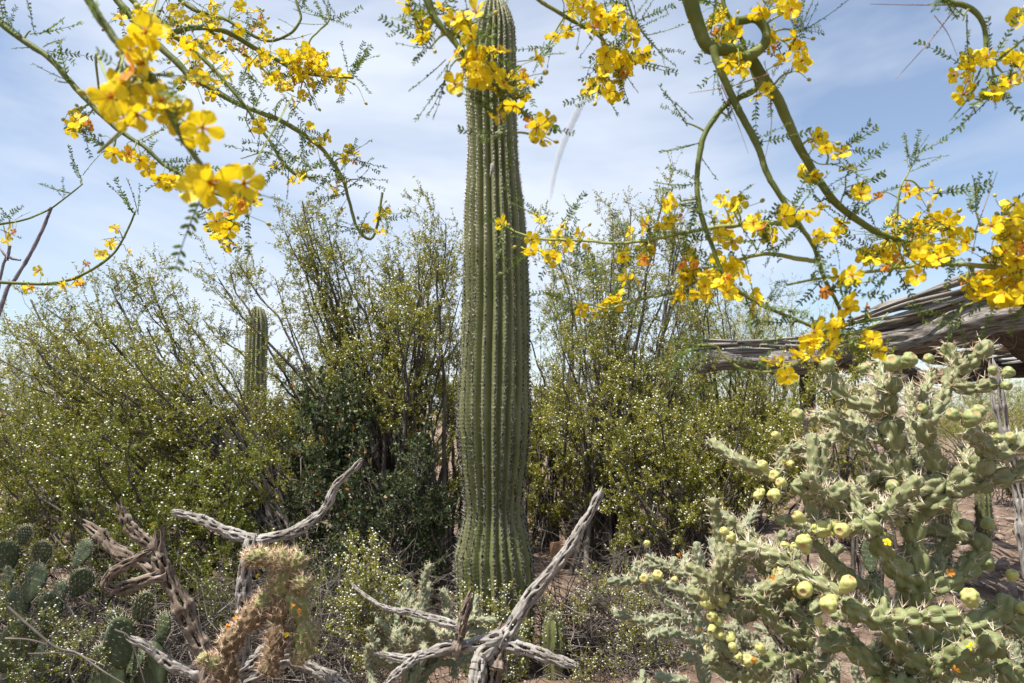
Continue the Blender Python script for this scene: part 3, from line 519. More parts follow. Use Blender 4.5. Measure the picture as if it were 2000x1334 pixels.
shrub('palo_verde_tree', 'leafy palo verde added out of view to shade the prickly pears from the left', 'tree', (-4.0, 3.1, float(ground_z(-4.0, 3.1))), st_, 58, leaf='pv_far', shape='needle', bark='pv_bark_far', caps=0, stems_as_parts=False, base_j=0.05, stem_r=0.03, nb=8, ntw=7, nl=10, leaf_len=0.035, leaf_w=0.3, br_len=0.4, tw_len=0.2)
SCRUB = [('dry tan scrub bush on the far slope behind the big cholla', 1720, 10.5, 880, 150), ('low brown scrub bush behind the ramada post', 1580, 11.5, 850, 160), ('grey brown twiggy scrub on the slope behind the fruit laden cholla', 1660, 8.6, 880, 200), ('dry twiggy scrub right of the ramada post', 1790, 9.6, 860, 200),
         ('low olive scrub bush on the pale soil under the ramada', 1960, 11.0, 880, 120), ('far olive scrub bush seen behind the tall saguaro', 1010, 12.0, 720, 260),
         ('far green scrub bush deep behind the right creosote', 1290, 12.5, 700, 280), ('far scrub bush under the slim far saguaro', 520, 11.5, 770, 300),
         ('far scrub bush deep behind the jojoba', 720, 11.0, 760, 260), ('far scrub bush at the left behind the creosote stems', 80, 12.0, 770, 320), ('far scrub bush between the left creosote stems', 310, 13.0, 780, 300), ('low scrub bush on the open ground behind the uppermost prickly pear pads', 20, 6.0, 950, 260), ('far scrub bush right behind the distant short saguaro tip', 650, 13.0, 770, 280),
         ('dry scrub bush beyond the ramada, right of the columnar cactus', 2060, 9.5, 960, 120)]
protos = []
for k, (lb, px, d, top, w) in enumerate(SCRUB):
    b = gp(px, d); hgt = P(px, top, d)[2] - b[2]; wid = w * d / F
    if k < 3:
        rg = R_(60 + k); a = rg.uniform(0, 6.28, 26); q = rg.uniform(0.1, 1, 26); z = hgt * rg.uniform(0.35, 0.85, 26); t = np.stack([b[0] + 0.45 * wid * q * np.cos(a), b[1] + 0.45 * wid * q * np.sin(a), b[2] + z], 1)
        r = shrub('desert_scrub', lb, 'bush', b, t, 60 + k, leaf='scrub', nb=8, ntw=6, nl=11, leaf_len=0.045, leaf_w=0.45, caps=0, stems_as_parts=False, base_j=0.2, bark='dead', br_len=0.45, tw_len=0.2, tmin=0.2)
        protos.append((r, wid, hgt))
    else:                                                   # copies of a prototype with its parts
        pr, w0, h0 = protos[k % 3]; r = pr.copy(); COL.objects.link(r); r.location = b; r['label'] = lb; r.rotation_euler = (0, 0, k * 1.3); r.scale = (wid / w0, wid / w0, hgt / h0)
        for ch in list(pr.children): cc = ch.copy(); COL.objects.link(cc); cc.parent = r

# ------------------------------------------------------------------ chollas
def joint_mesh(mb, pts, r, rg, m=5, Lt=1.25, amp=0.34, sides=26, old=False, detail=1.0, ends=(1, 0)):
    """one tuberculate joint; returns tubercle tips and normals"""
    L = np.linalg.norm(np.diff(np.asarray(pts), axis=0), axis=1).sum(); n = max(10, int(L / (r * 0.19) * detail) + 2)
    C = catmull(pts, n); s = np.linspace(0, L, n); lt = Lt * r; ph0 = rg.uniform(0, 1)
    def rnd(e): return np.sqrt(np.clip(1 - (1 - np.clip(e / (r * 0.95), 0, 1)) ** 2, 0.0, 1))
    er = np.minimum(np.maximum(rnd(s), 0.62 if ends[0] else 0.3), np.maximum(rnd(L - s), 0.62 if ends[1] else 0.06))
    rad = r * er * (1 + 0.06 * np.sin(s / r * 1.3 + ph0 * 9)) * np.interp(s, [0, L * 0.5, L], [0.96, 1.04, 0.92])
    def rf(u, ss, R):
        bmp = np.zeros_like(u)
        for k in (-1, 0, 1):
            row = np.round(ss / lt) + k; ph = (row % 2) * 0.5 + row * 0.06 + ph0
            du = ((u * m - ph + 0.5) % 1 - 0.5); ds = (ss - row * lt) / lt
            dsx = np.where(ds > 0, ds / 0.60, ds / 1.05)
            bmp = np.maximum(bmp, np.clip(1 - (np.abs(du) / 0.45) ** 1.6 - np.abs(dsx) ** 1.8, 0, 1) ** 0.9)
        return R * (1 - amp * 0.70 + amp * bmp)
    tube(mb, C, rad, sides, rf)
    T, U, B = frames(C); tips = []; nor = []
    for row in range(0, int(L / lt) + 1):
        sr = row * lt + 0.30 * lt
        if sr > L - 0.1 * r: continue
        ph = (row % 2) * 0.5 + row * 0.06 + ph0; i = min(int(sr / L * (n - 1)), n - 1)
        for k in range(m):
            a = ((k + ph) / m) * 2 * np.pi; nn = math.cos(a) * U[i] + math.sin(a) * B[i]
            tips.append(C[i] + nn * rad[i] * (1 + amp * 0.2)); nor.append(nrm(nn + T[i] * 0.35))
    return np.array(tips).reshape(-1, 3), np.array(nor).reshape(-1, 3)
def spines(mb, tips, nor, k, ln, r, rg, spread=0.8):
    if len(tips) == 0: return
    ix = np.repeat(np.arange(len(tips)), k); d = nrm(nor[ix] + rg.normal(0, spread, (len(ix), 3)) * 0.75)
    cones(mb, tips[ix] - d * 0.001, d, ln * rg.uniform(0.35, 1.2, len(ix)), r * rg.uniform(0.7, 1.3, len(ix)))

def fruit_parts(seed, dimple=True):
    rg = np.random.default_rng(seed); n, sd = 22, 28; v = np.linspace(0, 1, n); mb = MB()
    prof = np.sin(np.pi * np.clip(v, 0, 1) ** 1.3) ** 0.62 * 0.5; zz = v * 1.12
    prof[-4:] = [0.31, 0.235, 0.15, 0.0]; zz[-4:] = [0.985, 1.0, 0.965, 0.93]; prof[-5] = 0.355; zz[-5] = 0.955
    zz[:-5] = np.linspace(0, 0.91, n - 5); prof[:-5] = np.interp(zz[:-5], [0, 0.03, 0.1, 0.3, 0.5, 0.7, 0.85, 0.91], [0.0, 0.13, 0.23, 0.37, 0.46, 0.5, 0.46, 0.405])
    u = np.arange(sd) / sd; a = u * 2 * np.pi; bm = np.zeros((n, sd))
    for q in range(5):
        row = 0.12 + q * 0.17; ph = (q % 2) * 0.5 + rg.uniform(-0.1, 0.1); du = ((u * 5 - ph + 0.5) % 1 - 0.5)[None]; dv = (v[:, None] - row) / 0.13
        bm = np.maximum(bm, np.clip(1 - (du / 0.48) ** 2 - dv ** 2, 0, 1) ** 0.7)
    R = prof[:, None] * (0.86 + rg.uniform(0.10, 0.28) * bm); V = np.stack([R * np.cos(a), R * np.sin(a), np.repeat(zz[:, None], sd, 1)], -1); mb.add(V, grid_faces(n, sd))
    cup = MB(); c = np.array([[math.cos(t) * q, math.sin(t) * q, z] for q, z in ((0.215, 1.002), (0.14, 0.972)) for t in a]); cup.add(c, grid_faces(2, sd)); c = np.concatenate([c[sd:], [[0, 0, 0.945]]]); j = np.arange(sd)
    cup.add(c, np.stack([j, (j + 1) % sd, np.full(sd, sd)], 1)); return mb, cup
FRUIT = {}
for mk in ('fruit', 'fruit_y'):
    FRUIT[mk] = []
    for s in range(4):
        a, b = fruit_parts(s + (10 if mk == 'fruit_y' else 0)); FRUIT[mk].append((a.mesh('fruit', M[mk]), b.mesh('scar', M['fruit_cup'])))
JT = {}
def joint_templates(mat):
    if mat not in JT:
        JT[mat] = []
        for k in range(7):
            rg = np.random.default_rng(900 + k); mb = MB(); L = (5.5, 6.5, 7.5, 8.5, 6.0, 7.0, 9.0)[k]; bx, by = rg.normal(0, 0.5, 2)
            tp, nn = joint_mesh(mb, np.array([[0, 0, -0.3], [bx, by, L / 2], [0, 0, L]]), 1.0, rg, 5, 1.45, 0.66, 16, detail=0.62); sb = MB(); ix = np.repeat(np.arange(len(tp)), 6); d = nrm(nn[ix] + rg.normal(0, 0.6, (len(ix), 3))); cones(sb, tp[ix], d, rg.uniform(0.45, 1.45, len(ix)), 0.045)
            JT[mat].append((mb.mesh('joint', M[mat]), sb.mesh('spines', M['spine']), L))
    return JT[mat]
class Cholla:
    def __init__(s, label, base, d, seed, mat='cholla', spine_k=5, spine_l=0.024, m=5, sides=28, detail=1.0, group=None, amp=0.66, spine_r=0.00095, name='cholla_cactus', Lt=1.45, spine_mat='spine', spread=0.8, split=True):
        s.root = thing(name, label, 'cactus', base, group); s.d = d; s.rg = np.random.default_rng(seed); s.mat = mat; s.sb = MB(); s.k = spine_k; s.l = spine_l; s.m = m; s.sides = sides; s.detail = detail; s.amp = amp; s.sr = spine_r
        s.Lt = Lt; s.smat = spine_mat; s.spread = spread; s.pp = []; s.split = split
    def depth(s, px, py, tol=45):
        if not s.pp: return s.d
        a = np.array(s.pp); dd = np.hypot(a[:, 0] - px, a[:, 1] - py); i = dd.argmin()
        return a[i, 2] if dd[i] < tol else s.d + s.rg.uniform(-0.08, 0.08)
    def joint3(s, pts, r, mat=None, ends=(1, 0)):
        mb = MB(); t, nn = joint_mesh(mb, pts, r, s.rg, s.m, s.Lt, s.amp, s.sides, detail=s.detail, ends=ends); part(s.root, 'joint', mb, M[mat or s.mat]); spines(s.sb, t, nn, s.k, s.l, s.sr, s.rg, s.spread)
    def arm(s, line, r, dz=None, mat=None, d0=None, r1=None):
        """line of photo pixels; each stretch between two listed pixels is a joint"""
        line = np.array(line, float); ds = s.depth(*line[0]) if d0 is None else d0
        Lp = np.concatenate([[0], np.cumsum(np.hypot(*np.diff(line, axis=0).T))])
        if dz is None: dz = s.rg.uniform(-0.55, 0.35) * Lp[-1] * s.d / F
        dd = ds + dz * Lp / Lp[-1]; p3 = np.array([P(a, b, c) for (a, b), c in zip(line, dd)])
        sm = catmull(np.column_stack([p3, dd]), 60); cum = np.concatenate([[0], np.cumsum(np.linalg.norm(np.diff(sm[:, :3], axis=0), axis=1))])
        px = catmull(np.column_stack([line, dd]), 60); s.pp += [tuple(q) for q in px]
        rr = r * s.d / F; rr1 = (r1 or r) * s.d / F
        cut = [int(round(np.argmin(np.linalg.norm(sm[:, :3] - q, axis=1)))) for q in p3]
        cut[0] = 0; cut[-1] = 59
        if not s.split: cut = [0, 59]
        for a, b in zip(cut[:-1], cut[1:]):
            if b - a < 2: continue
            seg = sm[a:b + 1, :3].copy(); t = nrm(seg[1] - seg[0]); te = nrm(seg[-1] - seg[-2]); f = (a + b) / 118; R = rr * (1 - f) + rr1 * f
            seg[0] -= t * R * 0.25; last = b == 59; seg[-1] += te * R * (0.3 if last else 0.1)
            s.joint3(catmull(seg[::max(1, len(seg) // 8)] if len(seg) > 16 else seg, 12) if len(seg) > 2 else seg, R, mat, (1, 0 if last else 1))
    def fruits(s, lst, mk='fruit'):
        for it in lst:
            px, py, r = it[:3]; d = s.depth(px, py, 60) - 0.01; p = P(px, py, d); R = 0.88 * r * s.d / F
            a = np.array(s.pp); i = np.argmin(np.hypot(a[:, 0] - px, a[:, 1] - py)); q = P(*a[i]); dr = p - q
            dr = nrm(dr + s.rg.normal(0, 0.25, 3) * np.linalg.norm(dr) + np.array([0, -0.25, 0.1]) * R) if np.linalg.norm(dr) > R * 0.3 else nrm(np.array([s.rg.normal(0, 0.4), -0.7, 0.5]))
            k = s.rg.integers(0, 4); me, cm = FRUIT[mk][k]; el = it[3] if len(it) > 3 else s.rg.uniform(1.05, 1.4); quat = rot_to(dr)
            o = obj('fruit', me, s.root, tuple(p - dr * R * 0.56 * 2 * el * 0.5 - np.array(s.root.location))); o.rotation_mode = 'QUATERNION'; o.rotation_quaternion = quat; o.scale = (2 * R, 2 * R, 2 * R * el)
            c = obj('scar', cm, o)
            n = 14; aa = s.rg.uniform(0, 6.28, n); hh = s.rg.uniform(0.2, 0.9, n); D = np.array([quat @ Vector((math.cos(x) * 0.9, math.sin(x) * 0.9, h - 0.5)) for x, h in zip(aa, hh)]); spines(s.sb, p + nrm(D) * R * 0.98, nrm(D), 1, s.l * 0.5, s.sr * 0.8, s.rg)
    def put(s, p, dr, r, k=None):
        """a copy of a template joint from p along dr; returns its far end"""
        T = joint_templates(s.mat); k = int(s.rg.integers(0, len(T))) if k is None else k; me, sp, L = T[k]; q = rot_to(dr) @ Matrix.Rotation(float(s.rg.uniform(0, 6.28)), 3, 'Z').to_quaternion()
        o = obj('joint', me, s.root, tuple(p - np.array(s.root.location))); o.rotation_mode = 'QUATERNION'; o.rotation_quaternion = q; o.scale = (r, r, r); c = obj('spines', sp, o, kind='stuff')
        return p + dr * L * r
    def grow(s, p, dr, r, depth, n=(2, 3), ln=None):
        e = s.put(p, dr, r)
        if depth <= 0: return
        for _ in range(s.rg.integers(n[0], n[1] + 1)):
            nd = nrm(dr * 0.45 + s.rg.normal(0, 0.6, 3) + np.array([0, 0, 0.35])); s.grow(p + (e - p) * s.rg.uniform(0.7, 0.97), nd, r * 0.9, depth - 1, n)
    def twigs_done(s, name='spines'):
        part(s.root, name, s.sb, M[s.smat], 'stuff')

def base_under(px, d): return gp(px, d)
# --- big cholla at the right
c = Cholla('large fat jointed cholla laden with round green fruits in front of the ramada', base_under(1800, 1.7), 1.7, 5, spine_k=6, spine_l=0.026)
gb = np.array(base_under(1800, 1.7)); tp = P(1800, 1330, 1.7)
c.joint3(np.array([gb + [0, 0, -0.05], (gb + tp) / 2 + [0.03, 0, 0], tp + [0, 0, 0.05]]), 0.036, 'cholla_y')
c.arm([(1802, 1340), (1796, 1190), (1786, 1060), (1776, 950)], 26, dz=0.0, d0=1.7, r1=22, mat='cholla_y')
c.arm([(1776, 955), (1752, 880), (1733, 806)], 24, dz=-0.02, r1=20)
c.arm([(1733, 806), (1742, 765), (1752, 735)], 14, dz=-0.05)
c.arm([(1725, 806), (1650, 775), (1624, 732)], 15, dz=0.03)
c.arm([(1712, 790), (1690, 750)], 11, dz=0.1); c.arm([(1722, 760), (1712, 700)], 12, dz=0.12)
c.arm([(1716, 860), (1652, 802)], 12, dz=0.12)
c.arm([(1748, 930), (1700, 885), (1665, 855), (1633, 824), (1612, 806)], 15, dz=0.05)
c.arm([(1612, 808), (1576, 822)], 10); c.arm([(1640, 846), (1588, 872), (1542, 876)], 13, dz=-0.05); c.arm([(1540, 872), (1516, 934)], 9)
c.arm([(1770, 1010), (1722, 985), (1655, 956)], 14, dz=-0.08); c.arm([(1655, 956), (1609, 964), (1540, 946)], 15, dz=-0.03); c.arm([(1658, 962), (1690, 1020)], 13)
c.arm([(1760, 985), (1712, 1003)], 14, dz=-0.1)
c.arm([(1786, 985), (1832, 940), (1812, 862), (1797, 818)], 18, dz=-0.08, r1=16)
c.arm([(1806, 828), (1850, 758), (1862, 712), (1849, 672)], 16, dz=0.04, r1=13); c.arm([(1868, 728), (1911, 694), (1937, 662)], 15, dz=-0.04)
c.arm([(1858, 752), (1905, 758), (1944, 747)], 13, dz=-0.03); c.arm([(1800, 780), (1826, 716)], 9, dz=0.05)
c.arm([(1790, 925), (1784, 870), (1779, 812), (1776, 742)], 11, dz=0.14, r1=9)
c.arm([(1800, 965), (1850, 938)], 25, dz=-0.07); c.arm([(1795, 990), (1862, 972)], 21, dz=-0.08)
c.arm([(1850, 955), (1898, 952), (1935, 934), (1985, 928), (2030, 905)], 18, dz=-0.04); c.arm([(1862, 945), (1905, 920), (1936, 888)], 20, dz=-0.05); c.arm([(1936, 888), (1908, 856), (1893, 838)], 17, dz=-0.05)
c.arm([(1945, 890), (1973, 878), (2030, 850)], 16, dz=0.03); c.arm([(1893, 905), (1888, 870)], 12, dz=0.08)
c.arm([(1785, 1148), (1732, 1086), (1709, 1038), (1690, 1018)], 23, dz=-0.12, mat='cholla_y', r1=19); c.arm([(1690, 1024), (1655, 1033)], 12, mat='cholla_y'); c.arm([(1640, 1030), (1580, 1034)], 14, mat='fruit_y', dz=0.0)
c.arm([(1812, 1150), (1878, 1120), (1914, 1080), (1914, 1046)], 22, dz=0.02, mat='cholla_y', r1=17); c.arm([(1905, 1100), (1942, 1088)], 20, mat='cholla_y'); c.arm([(1836, 1125), (1825, 1062)], 17, dz=0.1)
c.arm([(1735, 1210), (1807, 1206), (1890, 1200)], 17, dz=-0.05, d0=1.6, mat='cholla_y'); c.arm([(1732, 1216), (1687, 1202), (1650, 1178)], 18, dz=-0.05, mat='cholla_y')
c.arm([(1808, 1316), (1759, 1267), (1732, 1215)], 20, dz=-0.10, mat='cholla_y', d0=1.68); c.arm([(1726, 1200), (1712, 1138)], 17, mat='cholla_y', dz=0.06)
c.arm([(1640, 1165), (1587, 1131), (1545, 1100), (1482, 1075), (1440, 1068)], 14, dz=0.1, r1=12)
c.arm([(1790, 1340), (1719, 1306), (1655, 1258)], 20, dz=-0.02, mat='cholla_y'); c.arm([(1655, 1238), (1600, 1264)], 18, mat='cholla_y')
c.arm([(1805, 1260), (1880, 1230), (1958, 1205), (2020, 1240)], 23, dz=0.0, mat='cholla_y'); c.arm([(1806, 1310), (1850, 1288), (1918, 1267), (1960, 1244)], 22, dz=-0.12, mat='cholla_y'); c.arm([(1830, 1320), (1860, 1308), (1940, 1298)], 20, dz=-0.06, mat='cholla_y')
c.arm([(1945, 1215), (1975, 1160)], 20, mat='cholla_y'); c.arm([(1960, 1300), (1990, 1330), (2030, 1345)], 20, mat='cholla_y'); c.arm([(1800, 1334), (1750, 1338)], 20, dz=-.1, mat='cholla_y')
c.fruits([(1741, 717, 17), (1766, 711, 16), (1621, 718, 16), (1687, 728, 14), (1563, 813, 14), (1741, 961, 14, 1.4), (1941, 729, 9), (1963, 732, 12), (1957, 752, 10), (1819, 704, 11), (1806, 801, 11), (1889, 826, 17), (1908, 811, 13), (1868, 815, 12), (1927, 837, 10), (1946, 861, 10), (1976, 861, 12), (1893, 1030, 13), (1922, 1026, 14), (1754, 1017, 11)])
c.fruits([(1495, 915, 12), (1516, 932, 12), (1532, 945, 11), (1488, 960, 10, 1.5), (1518, 962, 13), (1650, 1033, 16), (1568, 1014, 12, 1.5), (1573, 1049, 15), (1576, 1068, 10), (1898, 1179, 16), (1648, 1150, 16, 1.3), (1626, 1171, 16), (1576, 1145, 16), (1717, 1330, 17), (1600, 1220, 9), (1608, 1234, 9), (1430, 1056, 11), (1421, 1042, 10), (1975, 1130, 13), (1990, 1185, 14), (1520, 855, 9), (1540, 905, 8)], 'fruit_y')
for k in range(34):
    a_ = c.pp[int(c.rg.integers(0, len(c.pp)))]
    if a_[1] < 900 or a_[1] > 1330: continue
    p_ = P(*a_) + np.array([0, 0.03, 0]); c.grow(p_, nrm(np.array([c.rg.normal(0, 0.8), c.rg.uniform(-0.1, 0.9), c.rg.uniform(-0.2, 0.9)])), 0.0155 * c.rg.uniform(0.85, 1.15), 1, (1, 2))
c.twigs_done(); big = c
# --- second cholla, between
c = Cholla('spiny green cholla with clusters of pale yellow fruits left of the large fat cholla', base_under(1590, 2.0), 2.0, 6, mat='cholla', spine_k=6, spine_l=0.026, sides=24)
gb = np.array(base_under(1590, 2.0)); tp = P(1588, 1330, 2.0); c.joint3(np.array([gb + [0, 0, -0.05], (gb + tp) / 2 + [0.02, 0, 0], tp + [0, 0, 0.03]]), 0.032, 'cholla_y')
c.arm([(1590, 1338), (1577, 1265), (1579, 1200)], 15, dz=0, d0=2.0, mat='cholla_y'); c.arm([(1572, 1262), (1512, 1214), (1472, 1163)], 16, dz=-0.06, mat='cholla_y', r1=13); c.arm([(1474, 1165), (1424, 1147)], 11); c.arm([(1570, 1208), (1501, 1160)], 12, dz=0.04)
c.arm([(1476, 1168), (1452, 1180), (1430, 1202)], 12); c.arm([(1582, 1200), (1605, 1158), (1560, 1112), (1512, 1083), (1448, 1065)], 14, dz=0.1, r1=11); c.arm([(1459, 1076), (1445, 1120)], 10); c.arm([(1470, 1080), (1492, 1120)], 10, dz=0.06)
c.arm([(1582, 1290), (1522, 1290), (1453, 1306)], 16, dz=-0.1, mat='cholla_y'); c.arm([(1440, 1322), (1382, 1285)], 16, dz=0.05, mat='cholla_y', d0=2.05); c.arm([(1500, 1310), (1440, 1324)], 15, mat='cholla_y', dz=0.05)
c.arm([(1560, 1120), (1530, 1150), (1500, 1150)], 10, dz=0.1); c.arm([(1600, 1150), (1620, 1100)], 12, dz=0.15)
c.fruits([(1386, 1164, 12), (1406, 1160, 10), (1390, 1183, 13), (1411, 1180, 13), (1396, 1200, 11), (1410, 1207, 12), (1395, 1219, 9, 2.2), (1427, 1235, 11), (1392, 1251, 11), (1384, 1272, 9, 1.4), (1408, 1232, 11), (1431, 1285, 13), (1435, 1271, 9), (1461, 1296, 12), (1445, 1288, 9), (1488, 1275, 11), (1432, 1058, 13), (1443, 1080, 9), (1422, 1042, 10), (1432, 1129, 13), (1575, 1145, 17), (1530, 1122, 14), (1545, 1072, 10), (1530, 1070, 9), (1420, 1165, 9)], 'fruit_y')
c.arm([(1440, 1180), (1408, 1195)], 9)
for k in range(26):
    a_ = c.pp[int(c.rg.integers(0, len(c.pp)))]; p_ = P(*a_) + np.array([0, 0.02, 0]); c.grow(p_, nrm(np.array([c.rg.normal(0, 0.8), c.rg.uniform(-0.2, 0.9), c.rg.uniform(0, 0.9)])), 0.0145 * c.rg.uniform(0.85, 1.15), 1, (1, 2))
c.twigs_done()
# --- third, thinner grey-green, further left
c = Cholla('thin grey green cholla reaching left over bare soil beside the saguaro creosote', base_under(1378, 2.75), 2.75, 8, mat='cholla_g', spine_k=6, spine_l=0.024, sides=20)
gb = np.array(base_under(1378, 2.75)); tp = P(1376, 1330, 2.75); c.joint3(np.array([gb + [0, 0, -0.05], (gb + tp) / 2 + [0.02, 0, 0], tp]), 0.03)
c.arm([(1376, 1338), (1371, 1260), (1360, 1195), (1363, 1148), (1368, 1110), (1360, 1060)], 13, dz=0, d0=2.75, r1=9); c.arm([(1352, 1165), (1297, 1137)], 11); c.arm([(1295, 1137), (1250, 1134), (1180, 1137)], 8); c.arm([(1262, 1139), (1297, 1171), (1345, 1206)], 8)
c.arm([(1366, 1160), (1392, 1148), (1400, 1097), (1390, 1045)], 10, dz=0.1); c.arm([(1360, 1130), (1310, 1110), (1276, 1090)], 8); c.arm([(1290, 1107), (1255, 1102), (1233, 1106)], 7); c.arm([(1262, 1130), (1233, 1108)], 8); c.arm([(1340, 1215), (1300, 1205), (1262, 1216)], 9); c.arm([(1262, 1216), (1193, 1195)], 8); c.arm([(1305, 1212), (1262, 1253)], 9)
c.arm([(1372, 1265), (1325, 1238), (1291, 1236)], 10, dz=-0.1); c.arm([(1340, 1334), (1276, 1320)], 10, d0=2.6); c.arm([(1310, 1118), (1320, 1085)], 8); c.arm([(1276, 1092), (1262, 1080)], 8); c.arm([(1330, 1120), (1345, 1080)], 8, dz=0.08)
c.arm([(1400, 1100), (1430, 1060), (1448, 1033), (1398, 996)], 9, dz=0.15); c.arm([(1400, 1110), (1420, 1080)], 9, dz=0.1); c.arm([(1445, 1040), (1483, 985)], 8, dz=0.1); c.arm([(1385, 1140), (1420, 1110)], 9)
c.arm([(1372, 1230), (1410, 1190), (1425, 1140)], 10, dz=0.2); c.arm([(1372, 1290), (1330, 1280)], 10, dz=0.1); c.arm([(1365, 1180), (1335, 1170)], 9)
c.fruits([(1259, 1130, 11), (1282, 1128, 11), (1263, 1066, 7), (1320, 1130, 8)], 'fruit_y'); c.twigs_done()
# --- cholla clump further back among the fat one (grey joints at right and centre)
def wild(label, px, d, top_py, seed, mat, r, k=3, n=(2, 3), trunks=3, spread=0.35, ln=(5, 9), spine_k=6, spine_l=0.028, sides=24):
    b = np.array(base_under(px, d)); c = Cholla(label, b, d, seed, mat=mat, spine_k=spine_k, spine_l=spine_l, sides=sides, detail=0.9, spine_r=0.0011)
    H = P(px, top_py, d)[2] - b[2]
    for i in range(trunks):
        p = b + np.array([c.rg.normal(0, 0.06), c.rg.normal(0, 0.06), -0.03]); dr = nrm(np.array([c.rg.normal(0, spread), c.rg.normal(0, spread), 1.0])); h = H * c.rg.uniform(0.3, 0.5)
        e = p + dr * h; c.joint3(np.array([p, (p + e) / 2 + c.rg.normal(0, 0.02, 3), e]), r * 1.25)
        st_end = e
        for j in range(c.rg.integers(3, 5)):
            st = p + dr * h * c.rg.uniform(0.55, 1.0); c.grow(st, nrm(np.array([c.rg.normal(0, 0.8), c.rg.normal(0, 0.7), c.rg.uniform(0.4, 1.2)])), r, k - 1, n, ln)
    c.twigs_done(); return c
wild('small grey green cholla among low creosote left of the saguaro foot', 800, 3.9, 985, 71, 'cholla_g', 0.021, trunks=4, spread=0.3)
wild('silvery cholla clump behind the right side of the large fat cholla', 1960, 2.9, 1090, 72, 'cholla_g', 0.020, trunks=4)
wild('silvery cholla clump behind the trunk of the large fat cholla', 1700, 3.3, 1040, 73, 'cholla_g', 0.020, trunks=5, spread=0.5)
wild('grey cholla clump deep behind the yellow fruited cholla', 1500, 3.6, 1000, 74, 'cholla_g', 0.019, trunks=5, spread=0.5)
wild('low silvery cholla at the bottom right behind the fat joints', 1880, 2.6, 1190, 75, 'cholla_g', 0.019, trunks=4, spread=0.6)
wild('silvery cholla clump left of the trunk of the large fat cholla', 1625, 2.9, 1030, 76, 'cholla_g', 0.019, trunks=4, spread=0.5)
wild('grey green cholla clump between the large fat cholla and the pale rocks', 1850, 3.7, 1050, 77, 'cholla_g', 0.020, trunks=5, spread=0.5)
wild('small silvery cholla behind the thin cholla reaching left', 1440, 3.3, 1080, 78, 'cholla_g', 0.018, trunks=4, spread=0.5)
wild('silvery cholla at the foot of the leaning skeleton pole', 2010, 3.7, 1080, 79, 'cholla_g', 0.020, trunks=4, spread=0.5)
wild('low olive cholla filling the foot of the large fat cholla', 1730, 2.3, 1180, 80, 'cholla_y', 0.020, trunks=4, spread=0.6)
wild('pale green cholla behind the yellow fruited one', 1520, 2.5, 1080, 86, 'cholla', 0.018, trunks=4, spread=0.6)
wild('olive cholla under the right arms of the large fat cholla', 1920, 2.2, 1150, 87, 'cholla_y', 0.018, trunks=4, spread=0.6)
# --- very spiny cholla in front of the skeletons
c = Cholla('drooping golden spined teddy like cholla hanging on the dead cholla skeleton', base_under(445, 2.55), 2.55, 9, mat='teddy', spine_k=16, spine_l=0.030, m=8, Lt=0.75, amp=0.42, sides=32, spine_mat='spine_pink', spread=1.0, spine_r=0.0008)
gb = np.array(base_under(440, 2.55)); tp = P(442, 1330, 2.55); c.joint3(np.array([gb + [0, 0, -0.05], (gb + tp) / 2, tp + [0, 0, .03]]), 0.036, 'teddy_old')
c.arm([(444, 1338), (442, 1275), (475, 1222), (520, 1180)], 21, dz=0, d0=2.55, mat='teddy_old'); c.arm([(505, 1190), (545, 1150)], 18, dz=0); c.arm([(540, 1160), (562, 1105)], 20, dz=-0.03)
c.arm([(562, 1108), (520, 1086), (472, 1094)], 13); c.arm([(560, 1105), (545, 1072)], 14); c.arm([(565, 1112), (594, 1078)], 15); c.arm([(562, 1125), (520, 1128)], 14); c.arm([(575, 1130), (604, 1146)], 14)
c.arm([(548, 1155), (545, 1220), (532, 1290)], 19, dz=-0.04, mat='teddy_old'); c.arm([(568, 1150), (590, 1215), (592, 1285)], 21, dz=0.02); c.arm([(592, 1230), (622, 1245)], 15); c.arm([(590, 1270), (572, 1300)], 15); c.arm([(530, 1288), (520, 1325)], 16, mat='teddy_old')
c.arm([(440, 1300), (402, 1292)], 14, dz=-0.05); c.arm([(402, 1292), (390, 1275)], 12); c.twigs_done()
# fallen yellow palo verde petals caught on the cacti are built with the flowers

# ------------------------------------------------------------------ cholla skeletons (pierced wood)
def skel_rfun(K, Lf, seed, hole=0.35):
    rg = np.random.default_rng(seed); H = rg.uniform(0.6, 1.2, (400, 16)) * (rg.uniform(0, 1, (400, 16)) > 0.08)+0.05; ph0 = rg.uniform(0, 1)
    def rf(u, s, R):
        r0 = R.max(); L = Lf * r0; row = np.floor(s / L).astype(int); out = np.zeros_like(u)
        for k in (-1, 0, 1):
            rw = row + k; ph = (rw % 2) * 0.5 + rw * 0.11 + ph0; x = u * K - ph; ci = np.round(x).astype(int); du = x - ci; ds = (s - (rw + 0.5) * L) / L
            sz = H[np.clip(rw + 2, 0, 399), ci % K % 16]; dd = np.sqrt((du / (0.27 * sz)) ** 2 + (ds / (0.37 * sz)) ** 2); out = np.maximum(out, np.clip((1.20 - dd) / 0.34, 0, 1))
        rf.hole = out
        fib = 0.035 * np.sin(u * 2 * np.pi * K * 2 + 5 * np.sin(s / L * 2.1)) + 0.025 * np.sin(u * 44 + s / L * 5) + 0.02 * np.sin(u * 69 - s / L * 3.1 + 2 * np.sin(s / L))
        return R * (1 + fib - hole * out * out * (3 - 2 * out)) + R * 0.05 * np.sin(u * 6.28 * 3 + s / L * 0.9)
    return rf
